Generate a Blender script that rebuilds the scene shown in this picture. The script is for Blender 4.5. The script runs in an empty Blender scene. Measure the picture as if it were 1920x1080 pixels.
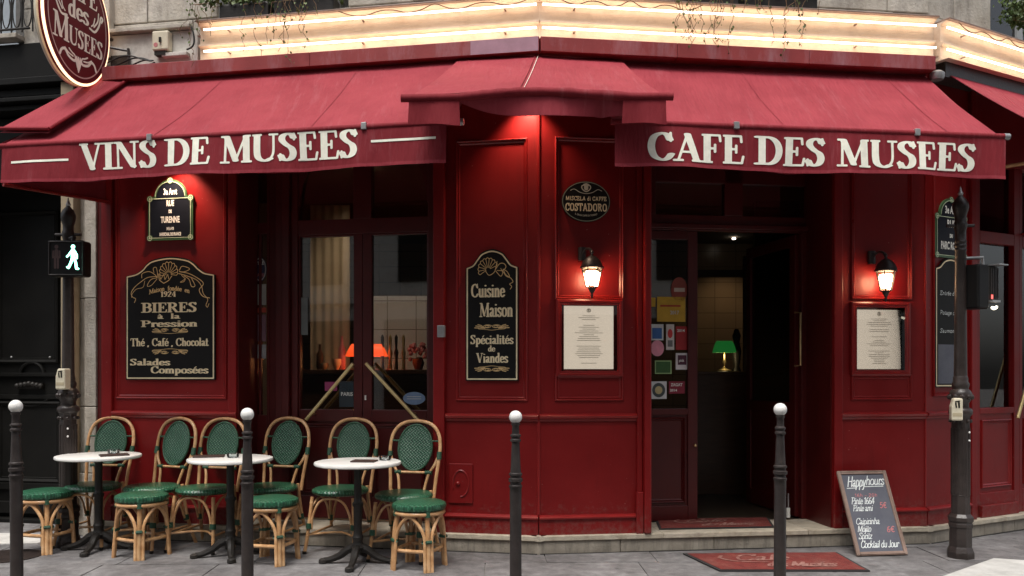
import bpy, math, random
import numpy as np
from mathutils import Vector, Matrix
random.seed(7)
rad = math.radians
C = bpy.data.collections.new('place'); bpy.context.scene.collection.children.link(C)
sc = bpy.context.scene

# ------------------------------------------------------------------ camera
FPX, EYE, HOR = 1600.0, 1.36, 697.0          # focal length in photo pixels, eye height, horizon row
cam = bpy.data.cameras.new('camera'); camo = bpy.data.objects.new('camera', cam); C.objects.link(camo)
camo.location = (0, 0, EYE); camo.rotation_euler = (rad(90), 0, 0)
cam.sensor_width = 36; cam.lens = 36 * FPX / 1920; cam.shift_y = (HOR - 540) / 1920
cam.clip_start = 0.05; cam.clip_end = 400
sc.camera = camo

# ------------------------------------------------------------------ light
SUN_EL, SUN_AZ = 68.0, 200.0                 # high soft sun, from behind the camera
world = bpy.data.worlds.new('World'); sc.world = world; world.use_nodes = True
wn = world.node_tree.nodes; wl = world.node_tree.links
bg = wn['Background']; sky = wn.new('ShaderNodeTexSky'); sky.sky_type = 'NISHITA'; sky.sun_disc = False
sky.sun_elevation = rad(SUN_EL); sky.sun_rotation = rad(SUN_AZ); sky.dust_density = 4.0; sky.air_density = 1.0
sky.ozone_density = 0.6
grey_sky = wn.new('ShaderNodeHueSaturation'); grey_sky.inputs['Saturation'].default_value = .35      # overcast: little blue left
wl.new(sky.outputs[0], grey_sky.inputs['Color']); wl.new(grey_sky.outputs[0], bg.inputs['Color']); bg.inputs['Strength'].default_value = 0.10
sl = bpy.data.lights.new('sun', 'SUN'); sl.energy = 1.5; sl.angle = rad(25); sl.color = (1, .96, .9)
so = bpy.data.objects.new('sun', sl); C.objects.link(so)
az = rad(SUN_AZ); el = rad(SUN_EL)
sd = Vector((math.sin(az) * math.cos(el), math.cos(az) * math.cos(el), math.sin(el)))
so.rotation_euler = sd.to_track_quat('Z', 'Y').to_euler(); so.location = (0, -2, 9)
sc.view_settings.view_transform = 'Standard'; sc.view_settings.look = 'None'
sc.view_settings.exposure = 1.0; sc.view_settings.gamma = 1.0; sc.view_settings.use_curve_mapping = False

# ------------------------------------------------------------------ materials
def new_mat(name):
    m = bpy.data.materials.new(name); m.use_nodes = True
    return m, m.node_tree.nodes, m.node_tree.links, m.node_tree.nodes['Principled BSDF']
def ramp(n, stops):
    r = n.new('ShaderNodeValToRGB'); e = r.color_ramp.elements
    e[0].position, e[0].color = stops[0][0], (*stops[0][1], 1)
    e[1].position, e[1].color = stops[-1][0], (*stops[-1][1], 1)
    for p, c in stops[1:-1]:
        x = e.new(p); x.color = (*c, 1)
    return r
def coords(n, l, scale=(1, 1, 1), kind='Object'):
    t = n.new('ShaderNodeTexCoord'); mp = n.new('ShaderNodeMapping'); mp.inputs['Scale'].default_value = scale
    l.new(t.outputs[kind], mp.inputs['Vector']); return mp
def noise(n, l, vec, scale, detail=5, rough=.6):
    x = n.new('ShaderNodeTexNoise'); x.inputs['Scale'].default_value = scale; x.inputs['Detail'].default_value = detail
    x.inputs['Roughness'].default_value = rough; l.new(vec.outputs[0], x.inputs['Vector']); return x
def bump(n, l, h, b, strength, dist=.01):
    x = n.new('ShaderNodeBump'); x.inputs['Strength'].default_value = strength; x.inputs['Distance'].default_value = dist
    l.new(h, x.inputs['Height']); l.new(x.outputs[0], b.inputs['Normal']); return x
def mixc(n, l, fac, a, b, mode='MIX'):
    x = n.new('ShaderNodeMix'); x.data_type = 'RGBA'; x.blend_type = mode
    for s, v in ((0, fac), (6, a), (7, b)):
        if isinstance(v, (int, float)): x.inputs[s].default_value = v
        elif isinstance(v, tuple): x.inputs[s].default_value = (*v, 1)
        else: l.new(v, x.inputs[s])
    return x.outputs[2]
def surface(name, c1, c2, scale=8, rough=.5, rough2=None, stretch=(1, 1, 1), bmp=.1, bscale=60, metal=0, spec=.5,
            stain=None, stain_scale=2, stain_amt=.6, stain_stretch=(1, 1, 1), objvar=0, coat=0, stops=None, kind='Object', bdist=.01):
    m, n, l, b = new_mat(name)
    mp = coords(n, l, stretch, kind); nz = noise(n, l, mp, scale)
    r = ramp(n, stops or [(.3, c1), (.7, c2)]); l.new(nz.outputs['Fac'], r.inputs[0]); col = r.outputs[0]
    if stain:
        mp2 = coords(n, l, stain_stretch, kind); n2 = noise(n, l, mp2, stain_scale, 8, .7)
        r2 = ramp(n, [(.48, (0, 0, 0)), (.72, (stain_amt,) * 3)]); l.new(n2.outputs['Fac'], r2.inputs[0])
        col = mixc(n, l, r2.outputs[0], col, stain)
    if objvar:
        oi = n.new('ShaderNodeObjectInfo'); r3 = ramp(n, [(0, (1 - objvar,) * 3), (1, (1 + objvar * .6,) * 3)])
        l.new(oi.outputs['Random'], r3.inputs[0]); col = mixc(n, l, 1.0, col, r3.outputs[0], 'MULTIPLY')
    l.new(col, b.inputs['Base Color'])
    if rough2 is not None:
        mr = n.new('ShaderNodeMapRange'); mr.inputs['To Min'].default_value = rough; mr.inputs['To Max'].default_value = rough2
        l.new(nz.outputs['Fac'], mr.inputs[0]); l.new(mr.outputs[0], b.inputs['Roughness'])
    else: b.inputs['Roughness'].default_value = rough
    b.inputs['Metallic'].default_value = metal; b.inputs['Specular IOR Level'].default_value = spec
    b.inputs['Coat Weight'].default_value = coat; b.inputs['Coat Roughness'].default_value = .2
    if bmp:
        mpb = coords(n, l, (1, 1, 1), kind); nb = noise(n, l, mpb, bscale, 4); bump(n, l, nb.outputs['Fac'], b, bmp, bdist)
    return m
def emitter(name, col, st):
    m, n, l, b = new_mat(name); b.inputs['Base Color'].default_value = (*col, 1)
    b.inputs['Emission Color'].default_value = (*col, 1); b.inputs['Emission Strength'].default_value = st
    return m
def plain(name, col, rough=.5, metal=0, spec=.5):
    return surface(name, tuple(c * .88 for c in col), tuple(min(1, c * 1.1) for c in col), 14, rough, min(1, rough + .12), bmp=.05, metal=metal, spec=spec)

def red_paint(name, c1, c2, chips=True):
    m, n, l, b = new_mat(name); mp = coords(n, l); a = noise(n, l, mp, 2.2, 6, .65)
    r = ramp(n, [(.28, c1), (.72, c2)]); l.new(a.outputs['Fac'], r.inputs[0]); col = r.outputs[0]
    mp2 = coords(n, l, (5, 5, .55)); s_ = noise(n, l, mp2, 2.4, 8, .75); r2 = ramp(n, [(.56, (0, 0, 0)), (.78, (.5,) * 3)]); l.new(s_.outputs['Fac'], r2.inputs[0])
    col = mixc(n, l, r2.outputs[0], col, tuple(c * .5 for c in c1))                 # vertical run-off streaks
    mp3 = coords(n, l); g = noise(n, l, mp3, 26, 6, .8); sp = n.new('ShaderNodeSeparateXYZ'); l.new(mp3.outputs[0], sp.inputs[0])
    mr = n.new('ShaderNodeMapRange'); mr.inputs['From Min'].default_value = .14; mr.inputs['From Max'].default_value = .62; mr.inputs['To Min'].default_value = .30; mr.inputs['To Max'].default_value = 0; l.new(sp.outputs[2], mr.inputs[0])
    ad = n.new('ShaderNodeMath'); ad.operation = 'ADD'; l.new(g.outputs['Fac'], ad.inputs[0]); l.new(mr.outputs[0], ad.inputs[1])
    r3 = ramp(n, [(.70, (0, 0, 0)), (.90, (.42,) * 3)]); l.new(ad.outputs[0], r3.inputs[0]); col = mixc(n, l, r3.outputs[0], col, (.17, .10, .085))   # dusty splashes
    if chips:
        v = noise(n, l, mp3, 48, 3, .5); r4 = ramp(n, [(.745, (0, 0, 0)), (.76, (.7,) * 3)]); l.new(v.outputs['Fac'], r4.inputs[0]); col = mixc(n, l, r4.outputs[0], col, (.34, .20, .17))
    l.new(col, b.inputs['Base Color'])
    mr2 = n.new('ShaderNodeMapRange'); mr2.inputs['To Min'].default_value = .27; mr2.inputs['To Max'].default_value = .52; l.new(a.outputs['Fac'], mr2.inputs[0]); l.new(mr2.outputs[0], b.inputs['Roughness'])
    b.inputs['Specular IOR Level'].default_value = .30
    mp4 = coords(n, l, (40, 40, 3)); br = noise(n, l, mp4, 3, 3); bb = bump(n, l, br.outputs['Fac'], b, .10, .004)
    w = noise(n, l, mp3, 3.5, 2); b2 = n.new('ShaderNodeBump'); b2.inputs['Strength'].default_value = .25; b2.inputs['Distance'].default_value = .01; l.new(w.outputs['Fac'], b2.inputs['Height']); l.new(b2.outputs[0], bb.inputs['Normal'])
    return m
RED = red_paint('red_gloss_paint', (.150, .0042, .0048), (.205, .0078, .0080))
REDMOULD = surface('red_moulding_paint', (.185, .0075, .0078), (.235, .011, .0105), 6, .24, .36, bmp=.04, spec=.45)
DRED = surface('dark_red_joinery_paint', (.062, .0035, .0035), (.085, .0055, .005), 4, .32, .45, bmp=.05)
def awning_mat(name, c1, c2):
    m, n, l, b = new_mat(name)
    mp = coords(n, l); a = noise(n, l, mp, 2.2, 6, .65); r = ramp(n, [(.3, c1), (.72, c2)]); l.new(a.outputs['Fac'], r.inputs[0])
    mp2 = coords(n, l, (9, 1.2, 1.2)); s = noise(n, l, mp2, 1.6, 8, .75)
    r2 = ramp(n, [(.55, (0, 0, 0)), (.80, (.26,) * 3)]); l.new(s.outputs['Fac'], r2.inputs[0])
    col = mixc(n, l, r2.outputs[0], r.outputs[0], (.48, .20, .22)); l.new(col, b.inputs['Base Color'])
    b.inputs['Roughness'].default_value = .78; b.inputs['Specular IOR Level'].default_value = .25
    b.inputs['Sheen Weight'].default_value = .0; b.inputs['Sheen Roughness'].default_value = .5
    mp3 = coords(n, l, (1, 1, 1)); f = noise(n, l, mp3, 420, 2); mp4 = coords(n, l, (2.4, .5, .5)); g = noise(n, l, mp4, 3.0, 3)
    b1 = bump(n, l, f.outputs['Fac'], b, .15, .003)
    b2 = n.new('ShaderNodeBump'); b2.inputs['Strength'].default_value = .7; b2.inputs['Distance'].default_value = .04
    l.new(g.outputs['Fac'], b2.inputs['Height']); l.new(b2.outputs[0], b1.inputs['Normal'])
    mp5 = coords(n, l, (5.5, 1.0, 1.4)); mp5.inputs['Rotation'].default_value = (0, rad(38), 0); cr_ = noise(n, l, mp5, 2.0, 5, .7)
    b3 = n.new('ShaderNodeBump'); b3.inputs['Strength'].default_value = .45; b3.inputs['Distance'].default_value = .02
    l.new(cr_.outputs['Fac'], b3.inputs['Height']); l.new(b3.outputs[0], b2.inputs['Normal'])
    return m
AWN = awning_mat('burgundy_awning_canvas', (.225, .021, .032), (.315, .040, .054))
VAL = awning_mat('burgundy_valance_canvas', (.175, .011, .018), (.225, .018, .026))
STONE = surface('weathered_cream_stone', (.38, .34, .28), (.56, .52, .46), 5, .85, bmp=.6, bscale=45, stain=(.14, .12, .10),
                stain_scale=3.5, stain_amt=.7, stain_stretch=(1.5, 1.5, .5), objvar=.14)
PLASTER = surface('chalky_plaster', (.50, .47, .42), (.66, .64, .60), 4, .9, bmp=.35, bscale=30, stain=(.24, .19, .15), stain_scale=4, stain_amt=.7)
PLINTH = surface('grey_plinth_stone', (.22, .19, .15), (.36, .32, .26), 7, .8, bmp=.5, bscale=60, stain=(.10, .09, .075),
                 stain_scale=5, stain_amt=.8, stain_stretch=(3, 3, .4), objvar=.15)
GRIME = plain('black_gutter_grime', (.018, .016, .014), .95)
CAP = surface('worn_cream_sill_stone', (.40, .34, .25), (.56, .50, .40), 9, .7, bmp=.5, bscale=50, stain=(.2, .16, .12), stain_scale=8, stain_amt=.6, objvar=.08)
PAVE = surface('grey_paving_stone', (.14, .135, .137), (.26, .252, .25), 13, .72, .9, bmp=.7, bscale=110, stain=(.085, .078, .076),
               stain_scale=4.2, stain_amt=.85, objvar=.13)
def spots(m):
    n, l = m.node_tree.nodes, m.node_tree.links; b = n['Principled BSDF']; src = b.inputs['Base Color'].links[0].from_socket
    g = n.new('ShaderNodeNewGeometry'); v = n.new('ShaderNodeTexVoronoi'); v.inputs['Scale'].default_value = 4.2; v.inputs['Randomness'].default_value = 1; l.new(g.outputs['Position'], v.inputs[0])
    r1 = ramp(n, [(.055, (.55,) * 3), (.085, (1, 1, 1))]); l.new(v.outputs['Distance'], r1.inputs[0])
    w = n.new('ShaderNodeTexNoise'); w.inputs['Scale'].default_value = .9; w.inputs['Detail'].default_value = 6; w.inputs['Roughness'].default_value = .7; l.new(g.outputs['Position'], w.inputs['Vector'])
    r2_ = ramp(n, [(.40, (.62, .60, .60)), (.60, (1.08, 1.08, 1.08))]); l.new(w.outputs['Fac'], r2_.inputs[0])
    c = mixc(n, l, 1.0, src, r1.outputs[0], 'MULTIPLY'); c = mixc(n, l, 1.0, c, r2_.outputs[0], 'MULTIPLY'); l.new(c, b.inputs['Base Color'])
spots(PAVE)
MORTAR = surface('dark_joint_mortar', (.14, .135, .13), (.19, .18, .17), 20, .95, bmp=.5, bscale=80)
RAMPM = surface('pale_worn_crossing_stone', (.42, .41, .39), (.56, .55, .52), 6, .8, bmp=.4, bscale=120, stain=(.25, .24, .22), stain_scale=5, stain_amt=.6)
ASPH = surface('asphalt', (.04, .04, .042), (.065, .064, .062), 30, .9, bmp=.7, bscale=200)
IRON = surface('brown_black_cast_iron', (.020, .0145, .013), (.038, .028, .025), 12, .28, .45, bmp=.25, bscale=70, spec=.45)
BOLL = surface('dark_bollard_iron', (.022, .017, .016), (.040, .032, .030), 14, .38, .55, bmp=.2, bscale=80, spec=.35)
TABIRON = surface('table_black_iron', (.012, .011, .010), (.028, .024, .021), 10, .45, bmp=.2, spec=.3)
BLACKD = surface('black_green_door_paint', (.0055, .0053, .0048), (.0095, .009, .008), 4, .45, .6, bmp=.1, bscale=60, spec=.16)
BALL = surface('white_enamel_ball', (.72, .71, .69), (.84, .83, .80), 9, .3, bmp=.05, stain=(.45, .42, .38), stain_scale=12, stain_amt=.5)
MARBLE = surface('white_marble_top', (.74, .72, .68), (.84, .83, .80), 4, .25, bmp=0, stain=(.56, .54, .52), stain_scale=6, stain_amt=.45)
BRASS = surface('aged_brass', (.62, .46, .20), (.80, .64, .34), 10, .28, .42, bmp=.05, metal=.8)
STEEL = surface('grey_metal', (.30, .30, .30), (.42, .42, .42), 10, .4, bmp=.05, metal=.6)
GREENP = surface('green_cane_binding', (.012, .055, .028), (.022, .085, .045), 30, .4, bmp=.5, bscale=200)
CREAMP = plain('cream_plastic', (.60, .55, .42), .45)
BLACK = plain('black_sign_enamel', (.006, .0055, .0055), .45, spec=.22)
BLUEBLK = plain('midnight_street_plate_enamel', (.006, .008, .014), .4, spec=.25)
PLGREEN = plain('street_plate_green_enamel', (.05, .11, .045), .3)
WHITE = plain('white_enamel_lettering', (.75, .75, .70), .5)
LETTER = plain('ivory_canvas_lettering', (.88, .86, .74), .8)
CREAML = plain('cream_sign_lettering', (.74, .62, .40), .5)
GOLDL = plain('tan_sign_ornament', (.62, .43, .20), .5)
OVAL = plain('maroon_sign_face', (.125, .008, .014), .5, spec=.25)
SLATE = surface('dusty_slate', (.085, .09, .115), (.12, .125, .15), 5, .85, bmp=.1, stain=(.14, .14, .15), stain_scale=3, stain_amt=.5)
CHALK = surface('white_chalk', (.60, .66, .66), (.80, .82, .80), 60, .95, bmp=.3, bscale=200)
CHALKR = surface('pink_chalk', (.40, .12, .13), (.55, .22, .22), 60, .95, bmp=.3)
BOARDW = surface('weathered_board_frame_wood', (.19, .125, .095), (.30, .21, .17), 8, .6, stretch=(1, 1, 1), bmp=.3, bscale=60)
PAPER = surface('cream_menu_paper', (.66, .62, .52), (.76, .73, .64), 4, .8, bmp=.05)
INK = surface('faint_grey_ink', (.58, .56, .51), (.70, .67, .60), 4, .85, bmp=0)
PADM = plain('dark_menu_leatherette', (.035, .016, .012), .45)
MATM = surface('red_brown_doormat_fibre', (.13, .018, .014), (.22, .032, .024), 16, .95, bmp=.8, bscale=260, stain=(.27, .12, .09), stain_scale=5, stain_amt=.5)
MATL = surface('worn_mat_lettering', (.16, .032, .026), (.40, .22, .18), 20, .95, bmp=.6, bscale=220)
RUBBER = plain('black_rubber_edge', (.025, .022, .022), .8)
WIRE = plain('black_cable_sheath', (.012, .012, .012), .6)
VINE = surface('dry_vine_stem', (.10, .055, .03), (.2, .12, .06), 20, .8)
LEAF = surface('green_ivy_leaves', (.05, .09, .02), (.13, .17, .045), 5, .6, objvar=.2, stops=[(.3, (.045, .09, .02)), (.6, (.12, .16, .04)), (.8, (.24, .14, .05))])
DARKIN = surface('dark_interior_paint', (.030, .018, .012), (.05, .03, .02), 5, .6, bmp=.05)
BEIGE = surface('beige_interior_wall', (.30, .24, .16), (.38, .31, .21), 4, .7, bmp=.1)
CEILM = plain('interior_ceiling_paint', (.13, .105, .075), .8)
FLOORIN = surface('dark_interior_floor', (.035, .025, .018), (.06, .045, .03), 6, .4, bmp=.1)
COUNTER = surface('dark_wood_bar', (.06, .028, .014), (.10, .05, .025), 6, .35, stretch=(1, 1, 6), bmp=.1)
NEON = emitter('neon_tube_glow', (1.0, .84, .66), 3.5)
COVE = surface('peach_cove_paint', (.68, .52, .38), (.78, .62, .48), 3, .7, bmp=.15, stain=(.40, .22, .12), stain_scale=9, stain_amt=.30, stain_stretch=(1, 1, 1.5))
LGLOW = emitter('bright_frosted_lantern_glow', (1.0, .70, .46), 19.0)
GLOBE = emitter('frosted_lantern_glow', (1.0, .86, .70), 4.5)
BULB = emitter('warm_bulb_glow', (1.0, .76, .5), 9.0)
SIGG = emitter('green_walking_light', (.25, 1.0, .72), 4.0)
SIGR = plain('unlit_red_figure_lens', (.06, .03, .028), .4)
ORANGEL = emitter('lit_orange_glass_shade', (1.0, .10, .02), .8)
GREENL = emitter('lit_green_glass_shade', (.015, .17, .03), .22)
def cane_mat():
    m, n, l, b = new_mat('honey_rattan_cane'); mp = coords(n, l, (1, 1, 1)); a = noise(n, l, mp, 14, 5)
    r = ramp(n, [(.25, (.34, .17, .075)), (.5, (.54, .31, .145)), (.75, (.72, .48, .27))]); l.new(a.outputs['Fac'], r.inputs[0])
    mp2 = coords(n, l, (1, 1, 1)); v = n.new('ShaderNodeTexVoronoi'); v.inputs['Scale'].default_value = 9; l.new(mp2.outputs[0], v.inputs[0])
    r2 = ramp(n, [(.03, (.45, .45, .45)), (.09, (1, 1, 1))]); l.new(v.outputs['Distance'], r2.inputs[0])
    oi = n.new('ShaderNodeObjectInfo'); r3 = ramp(n, [(0, (.8, .78, .74)), (1, (1.12, 1.08, 1.05))]); l.new(oi.outputs['Random'], r3.inputs[0])
    c = mixc(n, l, 1.0, r.outputs[0], r2.outputs[0], 'MULTIPLY'); c = mixc(n, l, 1.0, c, r3.outputs[0], 'MULTIPLY')
    l.new(c, b.inputs['Base Color']); b.inputs['Roughness'].default_value = .33; b.inputs['Coat Weight'].default_value = .3
    return m
CANE = cane_mat()
def weave_mat(name, base, light, sc_=1.0, uvw=('x', 'z'), speck=.35):
    m, n, l, b = new_mat(name)
    t = n.new('ShaderNodeTexCoord'); sp = n.new('ShaderNodeSeparateXYZ'); l.new(t.outputs['Object'], sp.inputs[0])
    def mth(op, a, c=None):
        x = n.new('ShaderNodeMath'); x.operation = op
        for i, v in ((0, a), (1, c)):
            if v is None: continue
            if isinstance(v, (int, float)): x.inputs[i].default_value = v
            else: l.new(v, x.inputs[i])
        return x.outputs[0]
    o = {'x': sp.outputs[0], 'y': sp.outputs[1], 'z': sp.outputs[2]}
    U = mth('MULTIPLY', o[uvw[0]], 235 * sc_); V = mth('MULTIPLY', o[uvw[1]], 280 * sc_)
    w1 = mth('SINE', mth('ADD', U, mth('MULTIPLY', mth('SINE', mth('MULTIPLY', V, .5)), .9))); w2 = mth('SINE', V)
    h = mth('MULTIPLY', w1, w2)
    r = ramp(n, [(0, tuple(c * .25 for c in base)), (.42, base), (.80, tuple(c * 1.6 for c in base)), (.93, light)])  # hollows shaded and strand tops given pale highlights in the weave colour
    mr = n.new('ShaderNodeMapRange'); mr.inputs['From Min'].default_value = -1; l.new(h, mr.inputs[0])
    tc = coords(n, l); ns = noise(n, l, tc, 9, 3)
    fac = mth('ADD', mth('MULTIPLY', mr.outputs[0], 1 - speck * .5), mth('MULTIPLY', ns.outputs['Fac'], speck * .5 + .08))
    l.new(fac, r.inputs[0]); l.new(r.outputs[0], b.inputs['Base Color'])
    b.inputs['Roughness'].default_value = .34; b.inputs['Coat Weight'].default_value = .25; b.inputs['Coat Roughness'].default_value = .15
    bump(n, l, mr.outputs[0], b, .8, .004)
    return m
WEAVEB = weave_mat('green_woven_back', (.014, .060, .033), (.16, .26, .17))
WEAVES = weave_mat('green_woven_seat', (.012, .072, .035), (.08, .20, .13), .9, ('x', 'y'), .3)
def glass_mat(name, tint=(.92, .9, .86), boost=1.0):
    m = bpy.data.materials.new(name); m.use_nodes = True; n = m.node_tree.nodes; l = m.node_tree.links; n.clear()
    out = n.new('ShaderNodeOutputMaterial'); mx = n.new('ShaderNodeMixShader'); tr = n.new('ShaderNodeBsdfTransparent')
    gl = n.new('ShaderNodeBsdfGlossy'); gl.inputs['Roughness'].default_value = .02; fr = n.new('ShaderNodeFresnel'); fr.inputs[0].default_value = 1.5 * boost if boost < 1.01 else 1.9
    tr.inputs[0].default_value = (*tint, 1)
    l.new(fr.outputs[0], mx.inputs[0]); l.new(tr.outputs[0], mx.inputs[1]); l.new(gl.outputs[0], mx.inputs[2]); l.new(mx.outputs[0], out.inputs[0])
    return m
GLASS = glass_mat('window_glass', (.80, .78, .74), 1.2); CLEAR = glass_mat('clear_small_glass', (.9, .93, .93))
def tile_mat(name, c, joint, sx=.3, sz=.2):
    m, n, l, b = new_mat(name); mp = coords(n, l); cb = n.new('ShaderNodeCombineXYZ'); sp = n.new('ShaderNodeSeparateXYZ')
    l.new(mp.outputs[0], sp.inputs[0]); l.new(sp.outputs[0], cb.inputs[0]); l.new(sp.outputs[2], cb.inputs[1])
    br = n.new('ShaderNodeTexBrick'); br.offset = 0; br.inputs['Scale'].default_value = 1; br.inputs['Brick Width'].default_value = sx
    br.inputs['Row Height'].default_value = sz; br.inputs['Mortar Size'].default_value = .005
    br.inputs['Color1'].default_value = (*c, 1); br.inputs['Color2'].default_value = (*[x * .9 for x in c], 1); br.inputs['Mortar'].default_value = (*joint, 1)
    l.new(cb.outputs[0], br.inputs[0]); l.new(br.outputs[0], b.inputs['Base Color']); b.inputs['Roughness'].default_value = .3
    return m
TILEW = tile_mat('reflection_pale_tiles', (.46, .46, .45), (.16, .14, .12), .30, .30)  # paled so the tiles carry the reflection in the right pane
TILEB = tile_mat('warm_wall_tiles', (.26, .19, .115), (.12, .085, .05), .30, .22)

# ------------------------------------------------------------------ object helpers
def root_loc(o):
    v = Vector((0, 0, 0))
    while o: v += o.location; o = o.parent
    return v
def tag(o, label=None, cat=None, group=None, kind=None):
    if label: o['label'] = label
    if cat: o['category'] = cat
    if group: o['group'] = group
    if kind: o['kind'] = kind
    return o
def thing(name, loc, label, cat, group=None):
    o = bpy.data.objects.new(name, None); C.objects.link(o); o.location = loc; o.empty_display_size = .1
    return tag(o, label, cat, group)
def obj(name, vf, mat, parent=None, smooth=False, bevel=0, label=None, origin=None, kind=None):
    v, f = vf
    off = root_loc(parent) if parent else Vector((0, 0, 0))
    v = [tuple(p) for p in v]
    if origin is not None:
        o_ = Vector(origin); base = o_ - off
    else: o_ = off; base = Vector((0, 0, 0))
    me = bpy.data.meshes.new(name); me.from_pydata([(p[0] - o_.x, p[1] - o_.y, p[2] - o_.z) for p in v], [], f); me.update()
    if smooth:
        me.polygons.foreach_set('use_smooth', [True] * len(me.polygons))
    me.materials.append(mat)
    o = bpy.data.objects.new(name, me); C.objects.link(o); o.location = base
    if parent: o.parent = parent
    if smooth and smooth != 'all':
        try: me.set_sharp_from_angle(angle=rad(40))
        except Exception: pass
    if bevel:
        b = o.modifiers.new('bevel', 'BEVEL'); b.width = bevel; b.segments = 2; b.limit_method = 'ANGLE'; b.angle_limit = rad(40)
    if label: o['label'] = label
    if kind: o['kind'] = kind
    return o
class MB:
    def __init__(s): s.v = []; s.f = []
    def add(s, vf):
        k = len(s.v); s.v += [tuple(p) for p in vf[0]]; s.f += [tuple(i + k for i in f) for f in vf[1]]; return s
    @property
    def vf(s): return s.v, s.f
def hexa(p):   # 8 corner points, bottom ring then top ring
    return p, [(0, 3, 2, 1), (4, 5, 6, 7), (0, 1, 5, 4), (1, 2, 6, 5), (2, 3, 7, 6), (3, 0, 4, 7)]
def box(x0, x1, y0, y1, z0, z1):
    return hexa([(x0, y0, z0), (x1, y0, z0), (x1, y1, z0), (x0, y1, z0), (x0, y0, z1), (x1, y0, z1), (x1, y1, z1), (x0, y1, z1)])
def crom(pts, k=6, closed=False):
    P = [Vector(p) for p in pts]; out = []; n = len(P)
    rng = range(n) if closed else range(n - 1)
    for i in rng:
        p1, p2 = P[i], P[(i + 1) % n]
        p0 = P[i - 1] if (i > 0 or closed) else p1 * 2 - p2
        p3 = P[(i + 2) % n] if (i + 2 < n or closed) else p2 * 2 - p1
        for j in range(k):
            t = j / k
            out.append(.5 * ((2 * p1) + (p2 - p0) * t + (2 * p0 - 5 * p1 + 4 * p2 - p3) * t * t + (3 * p1 - p0 - 3 * p2 + p3) * t ** 3))
    if not closed: out.append(P[-1])
    return out
def tube(pts, r, seg=8, closed=False, cap=True):
    P = [Vector(p) for p in pts]; n = len(P)
    R = r if isinstance(r, (list, tuple)) else [r] * n
    v = []; f = []; prev = None
    for i, p in enumerate(P):
        a = P[(i - 1) % n] if (i > 0 or closed) else p; b = P[(i + 1) % n] if (i < n - 1 or closed) else p
        t = (b - a).normalized()
        if prev is None:
            u = t.cross(Vector((0, 0, 1)))
            if u.length < .1: u = t.cross(Vector((0, 1, 0)))
            u.normalize()
        else:
            u = (prev - t * prev.dot(t)).normalized()
        prev = u; w = t.cross(u)
        for k in range(seg):
            an = 2 * math.pi * k / seg; v.append(p + (u * math.cos(an) + w * math.sin(an)) * R[i])
    m = n if closed else n - 1
    for i in range(m):
        for k in range(seg):
            a = i * seg + k; b = i * seg + (k + 1) % seg; c = ((i + 1) % n) * seg + (k + 1) % seg; d = ((i + 1) % n) * seg + k
            f.append((a, b, c, d))
    if cap and not closed:
        f.append(tuple(range(seg - 1, -1, -1))); f.append(tuple((n - 1) * seg + k for k in range(seg)))
    return v, f
def lathe(prof, seg=24, c=(0, 0, 0), flute=0):
    v = []; f = []
    for r, z in prof:
        for k in range(seg):
            a = 2 * math.pi * k / seg; rr = r * (1 - (flute if k % 2 else 0))
            v.append((c[0] + rr * math.cos(a), c[1] + rr * math.sin(a), c[2] + z))
    for i in range(len(prof) - 1):
        for k in range(seg):
            a = i * seg + k; b = i * seg + (k + 1) % seg
            f.append((a, b, b + seg, a + seg))
    f.append(tuple(range(seg - 1, -1, -1))); f.append(tuple((len(prof) - 1) * seg + k for k in range(seg)))
    return v, f
def sphere(c, r, seg=16, rings=10, sz=1):
    return lathe([(max(1e-4, r * math.sin(math.pi * i / rings)), -r * sz * math.cos(math.pi * i / rings)) for i in range(rings + 1)], seg, c)
def prism(pts, f):     # 2-D outline (u, v) -> solid, f(u, v, k) gives the point on face k (0 back, 1 front)
    n = len(pts); v = [f(u, w, 0) for u, w in pts] + [f(u, w, 1) for u, w in pts]
    return v, [tuple(range(n)), tuple(range(2 * n - 1, n - 1, -1))] + [(i, i + n, (i + 1) % n + n, (i + 1) % n) for i in range(n)]

# ------------------------------------------------------------------ wall frames: s along the wall, n outward, z up
class Frame:
    def __init__(s, o, d):
        s.o = Vector(o).to_2d(); d = Vector(d).to_2d().normalized(); s.d = d; s.n = Vector((d.y, -d.x))
    def p(s, a, n, z):
        q = s.o + s.d * a + s.n * n; return Vector((q.x, q.y, z))
    def at(s, x, y, n=0):                    # where the photograph's pixel meets the plane n
        u = (x - 960) / FPX; o = s.o + s.n * n
        a = (u * o.y - o.x) / (s.d.x - u * s.d.y); q = o + s.d * a
        return a, EYE - (y - HOR) * q.y / FPX
    def S(s, x, n=0): return s.at(x, HOR, n)[0]
    def Z(s, x, y, n=0): return s.at(x, y, n)[1]
C1 = Vector((.2, 6.4))
LW = Frame(C1, (1, -.18)); RW = Frame(C1, (1, .127))
C2 = RW.p(RW.S(1735), 0, 0).to_2d()
TW = Frame(C2, (1, .55))
def fbox(F, s0, s1, n0, n1, z0, z1):
    return hexa([F.p(s0, n1, z0), F.p(s1, n1, z0), F.p(s1, n0, z0), F.p(s0, n0, z0), F.p(s0, n1, z1), F.p(s1, n1, z1), F.p(s1, n0, z1), F.p(s0, n0, z1)])
def ring(F, s0, s1, z0, z1, prof, n0=0):     # mitred rectangular moulding; prof = (inset, height)
    v = []; f = []; m = len(prof)
    for i, h in prof:
        for a, z in ((s0 + i, z0 + i), (s1 - i, z0 + i), (s1 - i, z1 - i), (s0 + i, z1 - i)): v.append(F.p(a, n0 + h, z))
    for j in range(m - 1):
        for k in range(4):
            a = j * 4 + k; b = j * 4 + (k + 1) % 4; f.append((a, b, b + 4, a + 4))
    return v, f
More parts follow.
